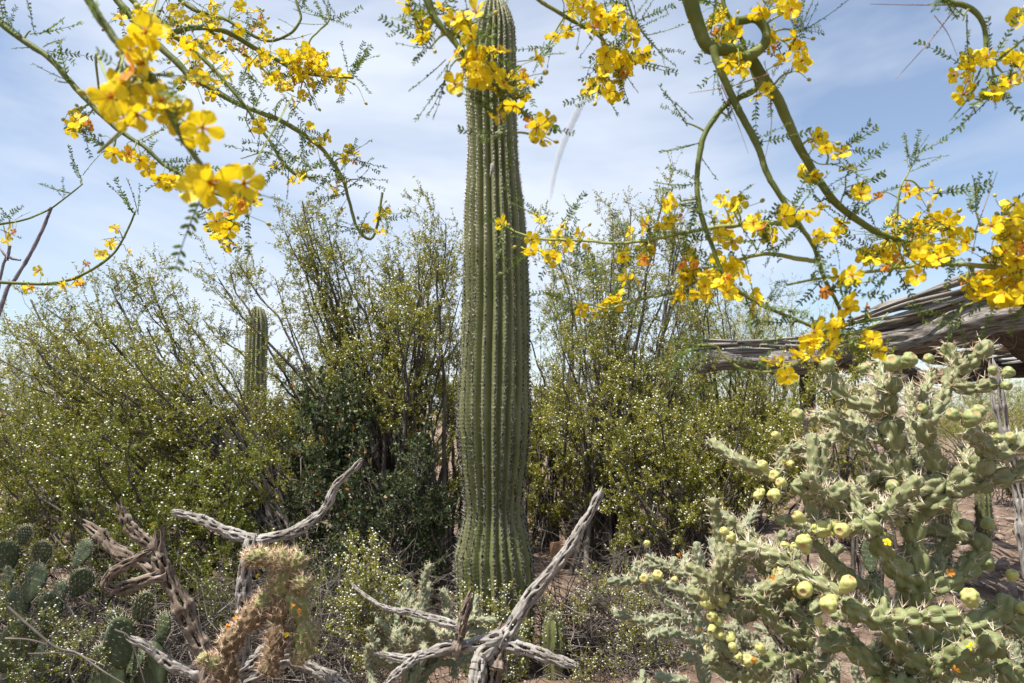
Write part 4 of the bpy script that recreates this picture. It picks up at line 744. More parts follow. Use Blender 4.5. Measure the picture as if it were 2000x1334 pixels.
class Skel:
    def __init__(s, label, px, d, seed, mat='wood', name='cholla_skeleton'):
        s.root = thing(name, label, 'dead cactus', base_under(px, d)); s.d = d; s.rg = np.random.default_rng(seed); s.pp = []; s.mat = mat
    def arm(s, line, r, r1=None, dz=0.0, d0=None, name='limb', K=6, Lf=1.9, mat=None, frayed=True):
        line = np.array(line, float)
        if d0 is None:
            if s.pp: a = np.array(s.pp); d0 = a[np.argmin(np.hypot(a[:, 0] - line[0, 0], a[:, 1] - line[0, 1])), 2]
            else: d0 = s.d
        Lp = np.concatenate([[0], np.cumsum(np.hypot(*np.diff(line, axis=0).T))]); dd = d0 + dz * Lp / Lp[-1]
        p3 = np.array([P(a, b, c) for (a, b), c in zip(line, dd)]); s.arm3(p3, 0.9 * r * s.d / F, 0.9 * (r1 or r) * s.d / F, name, K, Lf, mat)
        s.pp += [tuple(q) for q in catmull(np.column_stack([line, dd]), 40)]
    def arm3(s, p3, r, r1, name='limb', K=6, Lf=1.9, mat=None):
        L = np.linalg.norm(np.diff(p3, axis=0), axis=1).sum(); n = int(L / (max(r, r1) * Lf / 12)) + 8
        C = catmull(p3, n); wk = np.cumsum(s.rg.normal(0, 0.0006, C.shape), 0); C = C + wk * np.linspace(0, 1, n)[:, None] ** 0.3; kn = s.rg.uniform(0, L, 4); t = np.linspace(0, 1, n); R = r + (r1 - r) * t; R = R * (1 + 0.09 * np.sin(t * 17 + s.rg.uniform(0, 6)) + 0.05 * np.sin(t * 41) + sum(0.14 * np.exp(-((t * L - k_) / (0.6 * r)) ** 2) for k_ in kn))
        tl = np.clip((1 - t) * L / (r1 * 3), 0, 1); R = R * (0.62 + 0.38 * np.sqrt(tl)); mb = MB(); tube(mb, C, R, K * 9, skel_rfun(K, Lf, int(s.rg.integers(1e6))), caps=False)
        V = mb.V[0].reshape(n, K * 9, 3); m = min(24, n // 3); jag = np.interp(np.arange(K * 9), np.arange(0, K * 9 + 3, 3), s.rg.uniform(-0.6, 1.7, len(np.arange(0, K * 9 + 3, 3)))); te = nrm(C[-1] - C[-4])
        V[-m:] += (np.linspace(0, 1, m) ** 1.5)[:, None, None] * jag[None, :, None] * r1 * te; mb.V[0] = V.reshape(-1, 3)
        part(s.root, name, mb, M[mat or s.mat])
    def down(s, px, py, r, d=None, mat=None):
        d = d or s.d; p = P(px, py, d); b = np.array([p[0] + s.rg.normal(0, 0.05), d, float(ground_z(p[0], d)) - 0.05]); s.arm3(np.array([b, (p + b) / 2 + [s.rg.normal(0, 0.03), 0, 0], p]), r * 1.15 * d / F, r * d / F, 'trunk', 7, 1.9, mat)
k = Skel('dark forked cholla skeleton with a curled claw like limb beside the prickly pear', 430, 2.9, 101, 'wood_brown')
k.down(410, 1300, 18, mat='wood_brown'); k.arm([(412, 1305), (395, 1268), (371, 1224), (353, 1180), (332, 1138), (318, 1110), (308, 1080), (309, 1046)], 19, 15, d0=2.9, name='trunk')
k.arm([(312, 1090), (294, 1064), (269, 1040), (252, 1015), (241, 990)], 13, 11); k.arm([(316, 1118), (294, 1106), (259, 1092), (227, 1071), (203, 1047), (178, 1026)], 14, 12, dz=0.06)
k.arm([(326, 1122), (297, 1128), (262, 1141), (230, 1150), (206, 1143), (213, 1122), (241, 1102), (282, 1076)], 14, 8, dz=-0.12); k.arm([(420, 1325), (350, 1302), (315, 1281), (290, 1260), (264, 1248)], 13, 8, dz=-0.05, mat='wood')
k = Skel('grey cholla skeleton with two long arms spread in a wide V', 470, 2.75, 102)
k.down(468, 1325, 15); k.arm([(468, 1330), (470, 1260), (474, 1200), (478, 1150), (484, 1090), (492, 1052)], 15, 15, d0=2.75, name='trunk')
k.arm([(498, 1054), (437, 1034), (392, 1012), (350, 1001)], 13, 8, dz=0.05); k.arm([(486, 1058), (525, 1050), (567, 1040), (609, 1012), (637, 980), (654, 942), (679, 920), (701, 896)], 13, 6, dz=-0.05)
k.arm([(470, 1310), (500, 1290), (520, 1265)], 14, 11, dz=-0.05); k.arm([(480, 1330), (560, 1290), (620, 1312), (672, 1345)], 13, 12, dz=-0.1); k.arm([(474, 1240), (492, 1205), (503, 1170)], 7, 4, dz=0.05)
k = Skel('pale pierced cholla skeleton with one long arm rising right across the saguaro foot', 960, 2.5, 103)
k.down(962, 1335, 19, mat='wood_brown'); k.arm([(960, 1345), (966, 1300), (975, 1262), (980, 1240)], 20, 18, d0=2.5, name='trunk', mat='wood_brown')
k.arm([(975, 1256), (1006, 1213), (1028, 1173), (1057, 1137), (1086, 1104), (1115, 1064), (1137, 1028), (1155, 995), (1172, 962)], 17, 8, dz=-0.06)
k.arm([(984, 1244), (937, 1256), (901, 1264), (865, 1264), (821, 1278), (778, 1285), (729, 1276)], 17, 6, dz=0.02); k.arm([(892, 1280), (896, 1242), (905, 1206), (921, 1165)], 12, 10, dz=-0.03, mat='wood_brown')
k.arm([(893, 1224), (843, 1206), (800, 1195), (749, 1184), (690, 1138)], 10, 3, dz=0.06); k.arm([(985, 1256), (1039, 1271), (1075, 1282), (1126, 1298)], 15, 9, dz=-0.08); k.arm([(966, 1262), (941, 1285), (934, 1312), (930, 1345)], 16, 17, dz=-0.06); k.arm([(828, 1276), (800, 1296), (756, 1340)], 9, 8, dz=-0.04)
k = Skel('weathered standing cholla skeleton pole leaning under the ramada roof', 2000, 4.6, 104)
k.arm([(2015, 1130), (1990, 960), (1965, 870), (1946, 780), (1938, 715)], 17, 12, d0=4.6, name='trunk', K=7, Lf=2.6); pb = P(2015, 1130, 4.6); k.arm3(np.array([[pb[0] + .05, 4.6, -0.05], pb + [0, 0, .02]]), .055, .052, 'trunk', 7, 2.6)
k = Skel('dead dark cholla skeleton leaning behind the yellow fruited cholla', 1530, 2.9, 105, 'wood_brown')
k.down(1545, 1270, 12); k.arm([(1546, 1285), (1536, 1262), (1508, 1222), (1500, 1170), (1501, 1100), (1512, 1060)], 13, 13, d0=2.9, name='trunk'); k.arm([(1500, 1066), (1552, 1038), (1578, 988), (1592, 930)], 16, 12, dz=0.1)

# ------------------------------------------------------------------ prickly pears
def pad_mesh(seed):
    rg = np.random.default_rng(seed); mb = MB(); nr, ns = 7, 28; a = np.arange(ns) / ns * 2 * np.pi; out = 1 + 0.05 * np.sin(2 * a + seed) + 0.03 * np.sin(3 * a)
    x = 0.5 * np.cos(a) * out * (0.80 + 0.20 * np.sin(a)); z = 0.5 + 0.5 * np.sin(a) * (1 + 0.02 * np.sin(4 * a))
    warp = lambda X, Z: 0.05 * np.sin(X * 4 + seed) * np.sin(Z * 3)
    rows = []
    for side in (-1, 1):
        for q in (np.linspace(0.12, 1, nr) if side < 0 else np.linspace(1, 0.12, nr)[1:]):
            th = 0.055 * math.sqrt(max(0, 1 - q ** 3)); rows.append(np.stack([x * q, side * th + warp(x * q, (z - 0.5) * q), 0.5 + (z - 0.5) * q], -1))
    V = np.array(rows); mb.add(V, grid_faces(len(V), ns)); j = np.arange(ns)
    for idx, fl in ((0, True), (len(V) - 1, False)):
        cc = np.concatenate([V[idx], [V[idx].mean(0)]]); f = np.stack([j, (j + 1) % ns, np.full(ns, ns)], 1); mb.add(cc, f[:, ::-1] if fl else f)
    return mb
PADS = [pad_mesh(s).mesh('pad', M['pad']) for s in range(4)]
def prickly(label, base_px, d, pads, seed):
    rg = np.random.default_rng(seed); root = thing('prickly_pear', label, 'cactus', base_under(base_px, d)); sb = MB(); rb = np.array(root.location)
    for i, (px, py, w, h, tilt, yaw, dd) in enumerate(pads):
        D = d + dd; sc = D / F; H = h * 1.05 * sc; Wd = w * 1.08 * sc / max(0.25, abs(math.cos(yaw))); c = P(px, py, D)
        Rm = Matrix.Rotation(math.radians(tilt), 3, 'Y') @ Matrix.Rotation(yaw, 3, 'Z') @ Matrix.Rotation(rg.uniform(-0.25, 0.25), 3, 'X'); R3 = np.array(Rm)
        o = obj('pad', PADS[i % 4], root); S = np.diag([Wd, Wd * 1.0, H]); m4 = np.eye(4); m4[:3, :3] = R3 @ S; m4[:3, 3] = c - R3 @ np.array([0, 0, H * 0.5]) - rb
        o.matrix_basis = Matrix(m4.tolist()); tp = []; nn = []
        for side in (-1, 1):
            for r in range(7):
                for q in range(6):
                    lx = (q - 2.5 + 0.5 * (r % 2)) / 6.2; lz = (r + 0.6) / 7.3
                    if (lx / 0.46) ** 2 + ((lz - 0.5) / 0.49) ** 2 < 1: tp.append(c + R3 @ (np.array([lx * Wd, side * 0.05 * Wd, (lz - 0.5) * H]))); nn.append(R3 @ np.array([0, side, -0.25]))
        for k in range(22):
            a = math.pi * k / 21; tp.append(c + R3 @ np.array([0.5 * Wd * math.cos(a), 0, 0.49 * H * math.sin(a)])); nn.append(R3 @ np.array([math.cos(a), 0, math.sin(a)]))
        spines(sb, np.array(tp), nrm(np.array(nn)), 3, 0.028, 0.0008, rg, 0.5)
    # stem pads down to the ground
    for k in range(3):
        p = P(base_px + rg.uniform(-50, 50), 1330, d); o = obj('pad', PADS[k], root); h = p[2] + 0.15; o.location = tuple(np.array([p[0], d + rg.uniform(-0.1, 0.15), -0.04]) - rb); o.scale = (0.2, 0.2, h + 0.06); o.rotation_euler = (0, rg.uniform(-0.2, 0.2), rg.uniform(-0.6, 0.6))
    part(root, 'spines', sb, M['spine'], 'stuff')
prickly('prickly pear with stacked dark green pads at the left foot of the creosote', 70, 4.0, [(81, 1082, 36, 50, 8, 0.3, 0.15), (66, 1140, 50, 74, 12, -0.2, 0.1), (157, 1139, 42, 60, 26, 0.4, 0.1), (114, 1163, 44, 58, 8, -0.5, 0.12), (95, 1200, 46, 84, 6, 0.3, 0.05), (30, 1186, 50, 62, -12, 0.5, 0.1),
    (32, 1262, 74, 112, 30, 0.15, -0.45), (64, 1300, 92, 80, -10, -0.3, -0.1), (130, 1300, 38, 72, 5, 0.4, -0.1), (160, 1083, 42, 56, 20, -0.5, 0.35), (48, 1046, 20, 38, 15, 0.6, 0.3), (10, 1090, 45, 60, -5, 0.5, 0.3), (183, 1312, 34, 44, 10, 0.6, -0.1), (14, 1140, 40, 60, 0, -0.6, 0.25)], 201)
prickly('smaller prickly pear with an edge on pad below the curled cholla skeleton', 250, 3.6, [(226, 1232, 40, 78, -4, 0.5, 0.05), (234, 1256, 26, 92, 2, 1.25, -0.06), (277, 1186, 36, 66, 28, 0.3, 0.05), (318, 1230, 36, 62, 5, -0.4, 0.1), (205, 1290, 40, 60, -20, 0.3, -0.05), (262, 1295, 40, 60, 10, -0.5, 0.0), (300, 1290, 36, 60, 14, 0.6, 0.1)], 202)
prickly('pale prickly pear pads seen low between the joints of the large fat cholla', 1705, 4.2, [(1708, 945, 34, 44, 5, 0.3, 0), (1690, 980, 34, 44, -15, -0.3, 0.05), (1725, 985, 30, 44, 15, 0.4, 0.05), (1706, 1030, 36, 60, 0, 0.2, 0.1), (1700, 1085, 36, 64, 4, -0.2, 0.1), (1704, 1150, 38, 70, -4, 0.3, 0.1)], 203)

# ------------------------------------------------------------------ ramada of weathered logs
rz = 2.15
ram = thing('ramada', 'weathered log ramada roofed with split saguaro ribs behind the large fat cholla', 'ramada', (3.2, 7.0, 0.0))
def log(name, p, q, r0, r1, seed, mat='log', bend=0.04, parent=None, sides=30, knot=0.12):
    rg = np.random.default_rng(seed); p = np.array(p, float); q = np.array(q, float); L = np.linalg.norm(q - p); n = max(12, int(L / 0.035)); mid = (p + q) / 2 + rg.normal(0, bend, 3)
    C = catmull([p, p * 0.7 + q * 0.3 + rg.normal(0, bend, 3), mid, p * 0.25 + q * 0.75 + rg.normal(0, bend, 3), q], n); t = np.linspace(0, 1, n); R = (r0 + (r1 - r0) * t) * (1 + 0.05 * np.sin(t * 13 + seed) + 0.03 * np.sin(t * 37)); a1, a2 = rg.uniform(0, 6, 2)
    rf = lambda u, s, RR: RR * (1 + knot * np.sin(u * 6.283 * 2 + s * 1.1 + a1) * 0.5 + knot * 0.55 * np.sin(u * 6.283 * 5 + s * 2.3 + a2) + 0.035 * np.sin(u * 6.283 * 11 + 2 * np.sin(s * 3)) + 0.03 * np.sin(s * 14 + 9 * np.sin(u * 6.28)))
    mb = MB(); tube(mb, C, R, sides, rf); return part(ram, name, mb, M[mat])
log('beam', (2.98, 3.0, rz), (3.32, 8.1, rz - 0.01), 0.115, 0.10, 1, bend=0.06, knot=0.18, sides=48)
log('beam', (2.1, 8.35, rz + 0.0), (4.3, 8.25, rz - 0.02), 0.12, 0.14, 2, bend=0.03)
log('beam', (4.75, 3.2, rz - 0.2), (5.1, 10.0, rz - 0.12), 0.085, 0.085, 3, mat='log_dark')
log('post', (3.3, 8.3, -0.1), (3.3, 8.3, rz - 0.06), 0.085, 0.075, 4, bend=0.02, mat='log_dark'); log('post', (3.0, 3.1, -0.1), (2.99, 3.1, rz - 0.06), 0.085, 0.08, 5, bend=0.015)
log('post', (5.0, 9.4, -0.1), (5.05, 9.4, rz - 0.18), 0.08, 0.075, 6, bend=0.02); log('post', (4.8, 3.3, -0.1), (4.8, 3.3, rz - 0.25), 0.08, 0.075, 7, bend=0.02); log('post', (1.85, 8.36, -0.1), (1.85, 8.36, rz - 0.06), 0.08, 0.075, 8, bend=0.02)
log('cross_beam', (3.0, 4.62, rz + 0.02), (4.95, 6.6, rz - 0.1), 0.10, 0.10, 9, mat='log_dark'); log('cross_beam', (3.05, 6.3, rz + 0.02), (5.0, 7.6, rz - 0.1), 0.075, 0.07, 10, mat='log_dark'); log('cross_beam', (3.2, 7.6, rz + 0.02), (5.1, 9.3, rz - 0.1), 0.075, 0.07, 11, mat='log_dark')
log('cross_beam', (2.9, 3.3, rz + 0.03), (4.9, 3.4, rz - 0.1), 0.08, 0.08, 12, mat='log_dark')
rg = np.random.default_rng(77)
for i in range(150):
    f = rg.uniform(0.3, 1) if i > 110 else rg.uniform(0.05, 1) if i > 18 else rg.uniform(0.02, 0.16)
    x0 = 2.9 + f * 2.1; layer = rg.uniform(0, 0.20 if i <= 18 else 0.08) - (0.10 if i > 110 else 0); y0 = rg.uniform(3.0, 5.6); y1 = y0 + rg.uniform(1.6, 3.6); y1 = min(y1, 8.6); zb = rz + 0.125 - f * 0.12 + layer
    p = np.array([x0 + (y0 - 5) * 0.067 + rg.normal(0, 0.03), y0, zb]); q = np.array([x0 + (y1 - 5) * 0.067 + rg.normal(0, 0.10), y1, zb + rg.normal(0, 0.025)]); n = 26
    C = catmull([p, (p * 2 + q) / 3 + rg.normal(0, 0.02, 3), (p + 2 * q) / 3 + rg.normal(0, 0.02, 3), q], n); t = np.linspace(0, 1, n); r = rg.uniform(0.009, 0.022); R = r * (1 + 0.15 * np.sin(t * 9 + i)) * np.clip((1 - t) * 12, 0.15, 1)
    mb = MB(); tube(mb, C, R, 9, lambda u, s, RR: RR * (1 + 0.25 * np.sin(u * 6.28 * 2 + s + i) + 0.12 * np.sin(u * 6.28 * 3 + s * 6))); part(ram, 'roof_rib', mb, M['rib'])
mb = MB(); a = np.linspace(0, 2 * np.pi, 26); ctr = np.array([3.06, 4.62, rz - 0.03]); tube(mb, np.stack([ctr[0] + 0.11 * np.cos(a), ctr[1] + 0.16 * np.sin(a) * 0.4 + 0.04 * np.cos(a), ctr[2] + 0.15 * np.sin(a)], -1), 0.0022, 5); part(ram, 'wire', mb, M['wire'])
# roof ends over the far cross beam
for i in range(16):
    x0 = rg.uniform(1.8, 4.2); p = np.array([x0, 8.25 + rg.normal(0, .1), rz + 0.14 + rg.uniform(0, 0.12)]); q = p + np.array([rg.uniform(0.9, 1.7) * rg.choice([-1, 1]), rg.normal(0, 0.15), rg.normal(0, 0.04)]); q[0] = np.clip(q[0], 1.7, 4.4)
    C = catmull([p, (p + q) / 2 + rg.normal(0, 0.02, 3), q], 18); mb = MB(); tube(mb, C, rg.uniform(0.012, 0.024), 8, lambda u, s, RR: RR * (1 + 0.25 * np.sin(u * 12.5 + s * 3 + i))); part(ram, 'roof_rib', mb, M['rib'])

# ------------------------------------------------------------------ low adobe wall
aw = thing('retaining_wall', 'low red brown adobe block wall half hidden under the right creosote', 'wall', gp(1260, 8.2)); rg = np.random.default_rng(5); A0 = np.array(gp(1110, 7.7)); A1 = np.array(gp(1420, 8.9)); dv = nrm(A1 - A0); L = np.linalg.norm(A1 - A0); nv = np.array([-dv[1], dv[0], 0]); bw = 0.36
cubeV = np.array([[x, y, z] for x in (-.5, .5) for y in (-.5, .5) for z in (0, 1)], float); cubeF = np.array([[0, 1, 3, 2], [4, 6, 7, 5], [0, 4, 5, 1], [2, 3, 7, 6], [0, 2, 6, 4], [1, 5, 7, 3]])
def block(w, d, h, rg):
    n = 5; mb = MB(); bmv = []
    # subdivided rough box
    for ax in range(3):
        for sgn in (-1, 1):
            a, b = np.meshgrid(np.linspace(-1, 1, n), np.linspace(-1, 1, n)); cc = np.full_like(a, sgn); v = [None] * 3; v[ax] = cc; v[(ax + 1) % 3] = a; v[(ax + 2) % 3] = b; Vv = np.stack(v, -1).reshape(-1, 3)
            l = np.linalg.norm(Vv / np.maximum(np.abs(Vv).max(1, keepdims=True), 1e-9), axis=1, keepdims=True); Vv = Vv * (1 - 0.07 * (l - 1)); Vv = Vv + 0.02 * np.sin(Vv[:, [1, 2, 0]] * 5 + rg.uniform(0, 0.3)); Vv = (Vv + [0, 0, 1]) * np.array([w / 2, d / 2, h / 2]); fc = grid_faces(n, n, False); mb.add(Vv, fc if sgn > 0 else fc[:, ::-1])
    return mb
blocks = [block(0.35, 0.2, 0.135, rg).mesh('block', M['adobe']) for _ in range(3)]
for row in range(2):
    k = 0; s = -0.18 * row
    while s < L:
        p = A0 + dv * (s + bw / 2) + rg.normal(0, 0.006, 3) * [1, 1, 0]
        if not (row == 1 and rg.uniform() < 0.12):
            o = obj('block', blocks[k % 3], aw, tuple(np.array([p[0], p[1], float(ground_z(p[0], p[1])) - 0.03 + row * 0.142]) - np.array(aw.location))); o.rotation_euler = (0, 0, math.atan2(dv[1], dv[0]) + rg.normal(0, 0.03))
        s += bw + 0.01; k += 1

# ------------------------------------------------------------------ rocks, litter
def rock_mesh(seed):
    rg = np.random.default_rng(seed); n, sd = 9, 14; v = np.linspace(0.02, 0.98, n) * np.pi; u = np.arange(sd) / sd * 2 * np.pi; V = np.stack([np.sin(v)[:, None] * np.cos(u), np.sin(v)[:, None] * np.sin(u), -np.repeat(np.cos(v)[:, None], sd, 1)], -1)
    for k in range(9):
        d = nrm(rg.normal(size=3)); h = rg.uniform(0.55, 0.85); q = V @ d; V = V - np.clip(q - h, 0, None)[..., None] * d
    V = V * [1, 0.8, 0.6] + rg.normal(0, 0.012, V.shape); mb = MB(); mb.add(V, grid_faces(n, sd)); j = np.arange(sd)
    for idx, fl in ((0, True), (n - 1, False)):
        cc = np.concatenate([V[idx], [V[idx].mean(0)]]); f = np.stack([j, (j + 1) % sd, np.full(sd, sd)], 1); mb.add(cc, f[:, ::-1] if fl else f)
    return mb.mesh('rock', M['rock'], smooth=False)
ROCKS = [rock_mesh(s) for s in range(5)]; rg = np.random.default_rng(8)
zones = [('pale pinkish rock lying on the open slope below the ramada', (1850, 2050), (6.3, 10.5), 26, (0.05, 0.17)), ('brown stone on the bare soil right of the saguaro foot', (1110, 1330), (4.35, 6.2), 16, (0.03, 0.09)), ('small stone on the ground between the fat and the yellow fruited chollas', (1450, 1720), (4.0, 6.5), 14, (0.03, 0.10))]
for lb, (x0, x1), (d0, d1), n, (r0, r1) in zones:
    for i in range(n):
        b = gp(rg.uniform(x0, x1), rg.uniform(d0, d1)); r = rg.uniform(r0, r1); o = tag(obj('rock', ROCKS[i % 5], loc=(b[0], b[1], b[2] + r * 0.25)), lb, 'rock', lb + 's'); o.scale = (r, r * rg.uniform(0.8, 1.1), r * rg.uniform(0.8, 1.1)); o.rotation_euler = (rg.normal(0, .15), rg.normal(0, .15), rg.uniform(0, 6))
n = 5200; yy = rg.uniform(3.6, 12, n); xx = rg.uniform(-0.9, 0.9, n) * yy * 0.95; p = np.stack([xx, yy, ground_z(xx, yy) + rg.uniform(0.005, 0.10, n) ** 1], 1); a = rg.uniform(0, 6.28, n); dd = nrm(np.stack([np.cos(a), np.sin(a), rg.normal(0.05, 0.25, n)], 1)); L = rg.uniform(0.06, 0.38, n)[:, None]
TW = np.stack([p, p + dd * L * 0.5 + rg.normal(0, 0.018, (n, 3)), p + dd * L], 1); mb = MB(); tubes_batch(mb, TW, rg.uniform(0.001, 0.0045, (n, 1)) * np.array([[1, 0.8, 0.4]]), 3)
lit = obj('dry_twig_litter', mb.mesh('litter', M['dead']), kind='stuff'); tag(lit, 'dry grey twigs and litter strewn over the soil under the shrubs', 'litter')
n = 5000; yy = rg.uniform(3.8, 11, n); xx = rg.uniform(-0.4, 0.95, n) * yy * 0.8; p = np.stack([xx, yy, ground_z(xx, yy)], 1); X_, Y_, Z_ = frame_from(rg.normal(size=(n, 3))); mb = MB(); inst(mb, OCT * [1, 0.8, 0.6], OCT_F, p, X_, Y_, Z_, rg.uniform(0.006, 0.028, n) ** 1.0)
gv = obj('gravel', mb.mesh('gravel', M['rock'], smooth=False), kind='stuff'); tag(gv, 'loose pinkish gravel scattered over the bare soil', 'gravel')
# long dead sticks in the lower left corner
ds_ = thing('dead_branch', 'thin brown dead branch forking across the lower left prickly pear pads', 'branch', gp(120, 3.2)); 
for ln_, r in (([(15, 1185), (60, 1225), (110, 1265), (150, 1275), (200, 1310), (250, 1340)], 4), ([(10, 1247), (60, 1250), (110, 1265), (145, 1276)], 3), ([(55, 1277), (140, 1277), (205, 1300)], 2.5), ([(147, 1277), (137, 1310), (145, 1338)], 2.5), ([(225, 1230), (255, 1250), (285, 1340)], 3)):
    pts = np.array([P(a, b, 3.2) for a, b in ln_]); mb = MB(); tube(mb, catmull(pts, 24), np.linspace(r, r * 0.5, 24) * 0.7 * 3.2 / F, 7); part(ds_, 'limb', mb, M['dead'])
p = P(250, 1340, 3.2); mb = MB(); tube(mb, catmull([p, p + [0.05, 0.05, -0.25], [p[0] + 0.12, 3.3, -0.02]], 12), 0.005, 7); part(ds_, 'limb', mb, M['dead'])

# ------------------------------------------------------------------ ocotillo wands
oc = thing('ocotillo', 'thorny purple grey ocotillo wands slanting up at the left edge', 'ocotillo', gp(-140, 4.0)); rg = np.random.default_rng(31); ob = np.array(oc.location); sp = MB()
for ln_, r in (([(0, 607), (28, 548), (56, 502), (84, 446), (100, 405)], 3.4), ([(0, 546), (14, 507), (19, 480)], 3.2), ([(-8, 497), (12, 503), (40, 508)], 2.6)):
    pts = np.array([P(a, b, 4.0) for a, b in ln_]); st = ob + [rg.normal(0, 0.04), rg.normal(0, 0.04), -0.03]; d0 = nrm(pts[0] - pts[1]); pre = [st, st * 0.5 + pts[0] * 0.5 + d0 * 0.1]; C = catmull(np.concatenate([pre, pts]), 60); mb = MB()
    tube(mb, C, np.linspace(r * 1.8, r * 0.9, 60) * 4.0 / F, 8, lambda u, s, R: R * (1 + 0.22 * np.sin(u * 12.6 + s * 70))); part(oc, 'wand', mb, M['ocotillo'])
    ix = rg.integers(5, 60, 160); cones(sp, C[ix], nrm(rg.normal(size=(160, 3))), rg.uniform(0.012, 0.022, 160), 0.0011)
part(oc, 'thorns', sp, M['ocotillo'], 'stuff')

# ------------------------------------------------------------------ palo verde trees hanging into the view
def flower_mesh(seed, mat, closed=0.0):
    rg = np.random.default_rng(seed); mb = MB()
    for k in range(5):
        a = k * 2 * np.pi / 5 + rg.normal(0, 0.12); L = 0.52 * rg.uniform(0.88, 1.1); nl, nw = 6, 5; v = np.linspace(0, 1, nl); w = np.linspace(-1, 1, nw)
        wid = 0.225 * np.interp(v, [0, 0.18, 0.45, 0.75, 0.93, 1], [0.10, 0.16, 0.75, 1.0, 0.72, 0.25]) * rg.uniform(0.9, 1.12); X = v[:, None] * L + 0 * w; Yv = wid[:, None] * w[None]
        el = 0.25 + closed + rg.normal(0, 0.25); Z = X * math.tan(el) - 0.28 * X ** 2 + 0.18 * (Yv ** 2) / 0.08 * 0.22 + 0.05 * np.sin(w[None] * 5 + v[:, None] * 4 + seed + k) * v[:, None]
        V = np.stack([X * math.cos(a) - Yv * math.sin(a), X * math.sin(a) + Yv * math.cos(a), Z], -1); rad = np.repeat((v * (1.0 if k else 0.62) + (0.08 if k else 0))[:, None], nw, 1); mb.add(V, grid_faces(nl, nw, False), np.stack([rad, rad * 0, rad * 0], -1))
    d = nrm(rg.normal(0, 0.35, (9, 3)) + [0, 0, 1]); cones(mb, np.zeros((9, 3)), d, 0.26, 0.022); return mb.mesh('flower', mat)
FLW = [flower_mesh(s, M['petal'], c_) for s, c_ in ((1, 0.0), (2, 0.12), (3, 0.3), (4, -0.1), (5, 0.45), (6, 0.05))]; FLO = [flower_mesh(s, M['petal_old'], 0.35) for s in (11, 12)]
bm = MB(); vv = np.linspace(0, np.pi, 8); uu = np.arange(9) / 9 * 2 * np.pi; bm.add(np.stack([np.sin(vv)[:, None] * 0.36 * np.cos(uu), np.sin(vv)[:, None] * 0.36 * np.sin(uu), np.repeat((0.5 - 0.5 * np.cos(vv))[:, None], 9, 1)], -1), grid_faces(8, 9)); BUD = bm.mesh('bud', M['bud'])
def pinna_mesh(seed):
    rg = np.random.default_rng(seed); n = 10; t = np.linspace(0, 1, 14); C = np.stack([t, 0.06 * np.sin(t * 2 + seed), 0.10 * t ** 2 * rg.choice([-1, 1])], -1); mb = MB(); tube(mb, C, np.linspace(0.011, 0.005, 14), 4)
    lv = np.array([[0, 0, 0], [0.3, -0.34, 0.05], [0.75, -0.30, 0.05], [1, 0, 0], [0.75, 0.30, 0.05], [0.3, 0.34, 0.05]], float); lf = np.array([[0, 1, 2, 3], [0, 3, 4, 5]])
    for i in range(n):
        for s in (-1, 1):
            if rg.uniform() < 0.1: continue
            p = C[int((0.14 + 0.84 * i / (n - 1)) * 13)] + [rg.normal(0, 0.008), 0, 0]; ang = s * rg.uniform(0.75, 1.15); D = np.array([math.cos(ang), math.sin(ang), rg.normal(0, 0.2)]); D = nrm(D); Zd = nrm(np.array([rg.normal(0, 0.25), rg.normal(0, 0.25), 1])); Yd = nrm(np.cross(Zd, D)); Zd = np.cross(D, Yd)
            inst(mb, lv * [1, 0.6, 1], lf, p[None], D[None], Yd[None], Zd[None], np.array([0.10 * rg.uniform(0.8, 1.15)]))
    return mb.mesh('leaf', M['pv_leaf'])
PIN = [pinna_mesh(s) for s in range(5)]
def arrays(me):
    v = np.zeros(len(me.vertices) * 3, np.float32); me.vertices.foreach_get('co', v); return v.reshape(-1, 3).astype(float), [p.vertices[:] for p in me.polygons]
PINA = []
for me in PIN:
    v_, f_ = arrays(me); PINA.append((v_, np.array([f for f in f_ if len(f) == 4]), np.array([f for f in f_ if len(f) == 3]).reshape(-1, 3)))
def arrays_a(me):
    v, f = arrays(me); a = np.zeros(len(me.vertices) * 3, np.float32); me.attributes['tc'].data.foreach_get('vector', a); return v, np.array([x for x in f if len(x) == 4]), np.array([x for x in f if len(x) == 3]).reshape(-1, 3), a.reshape(-1, 3)
FLA = [arrays_a(m) for m in FLW]
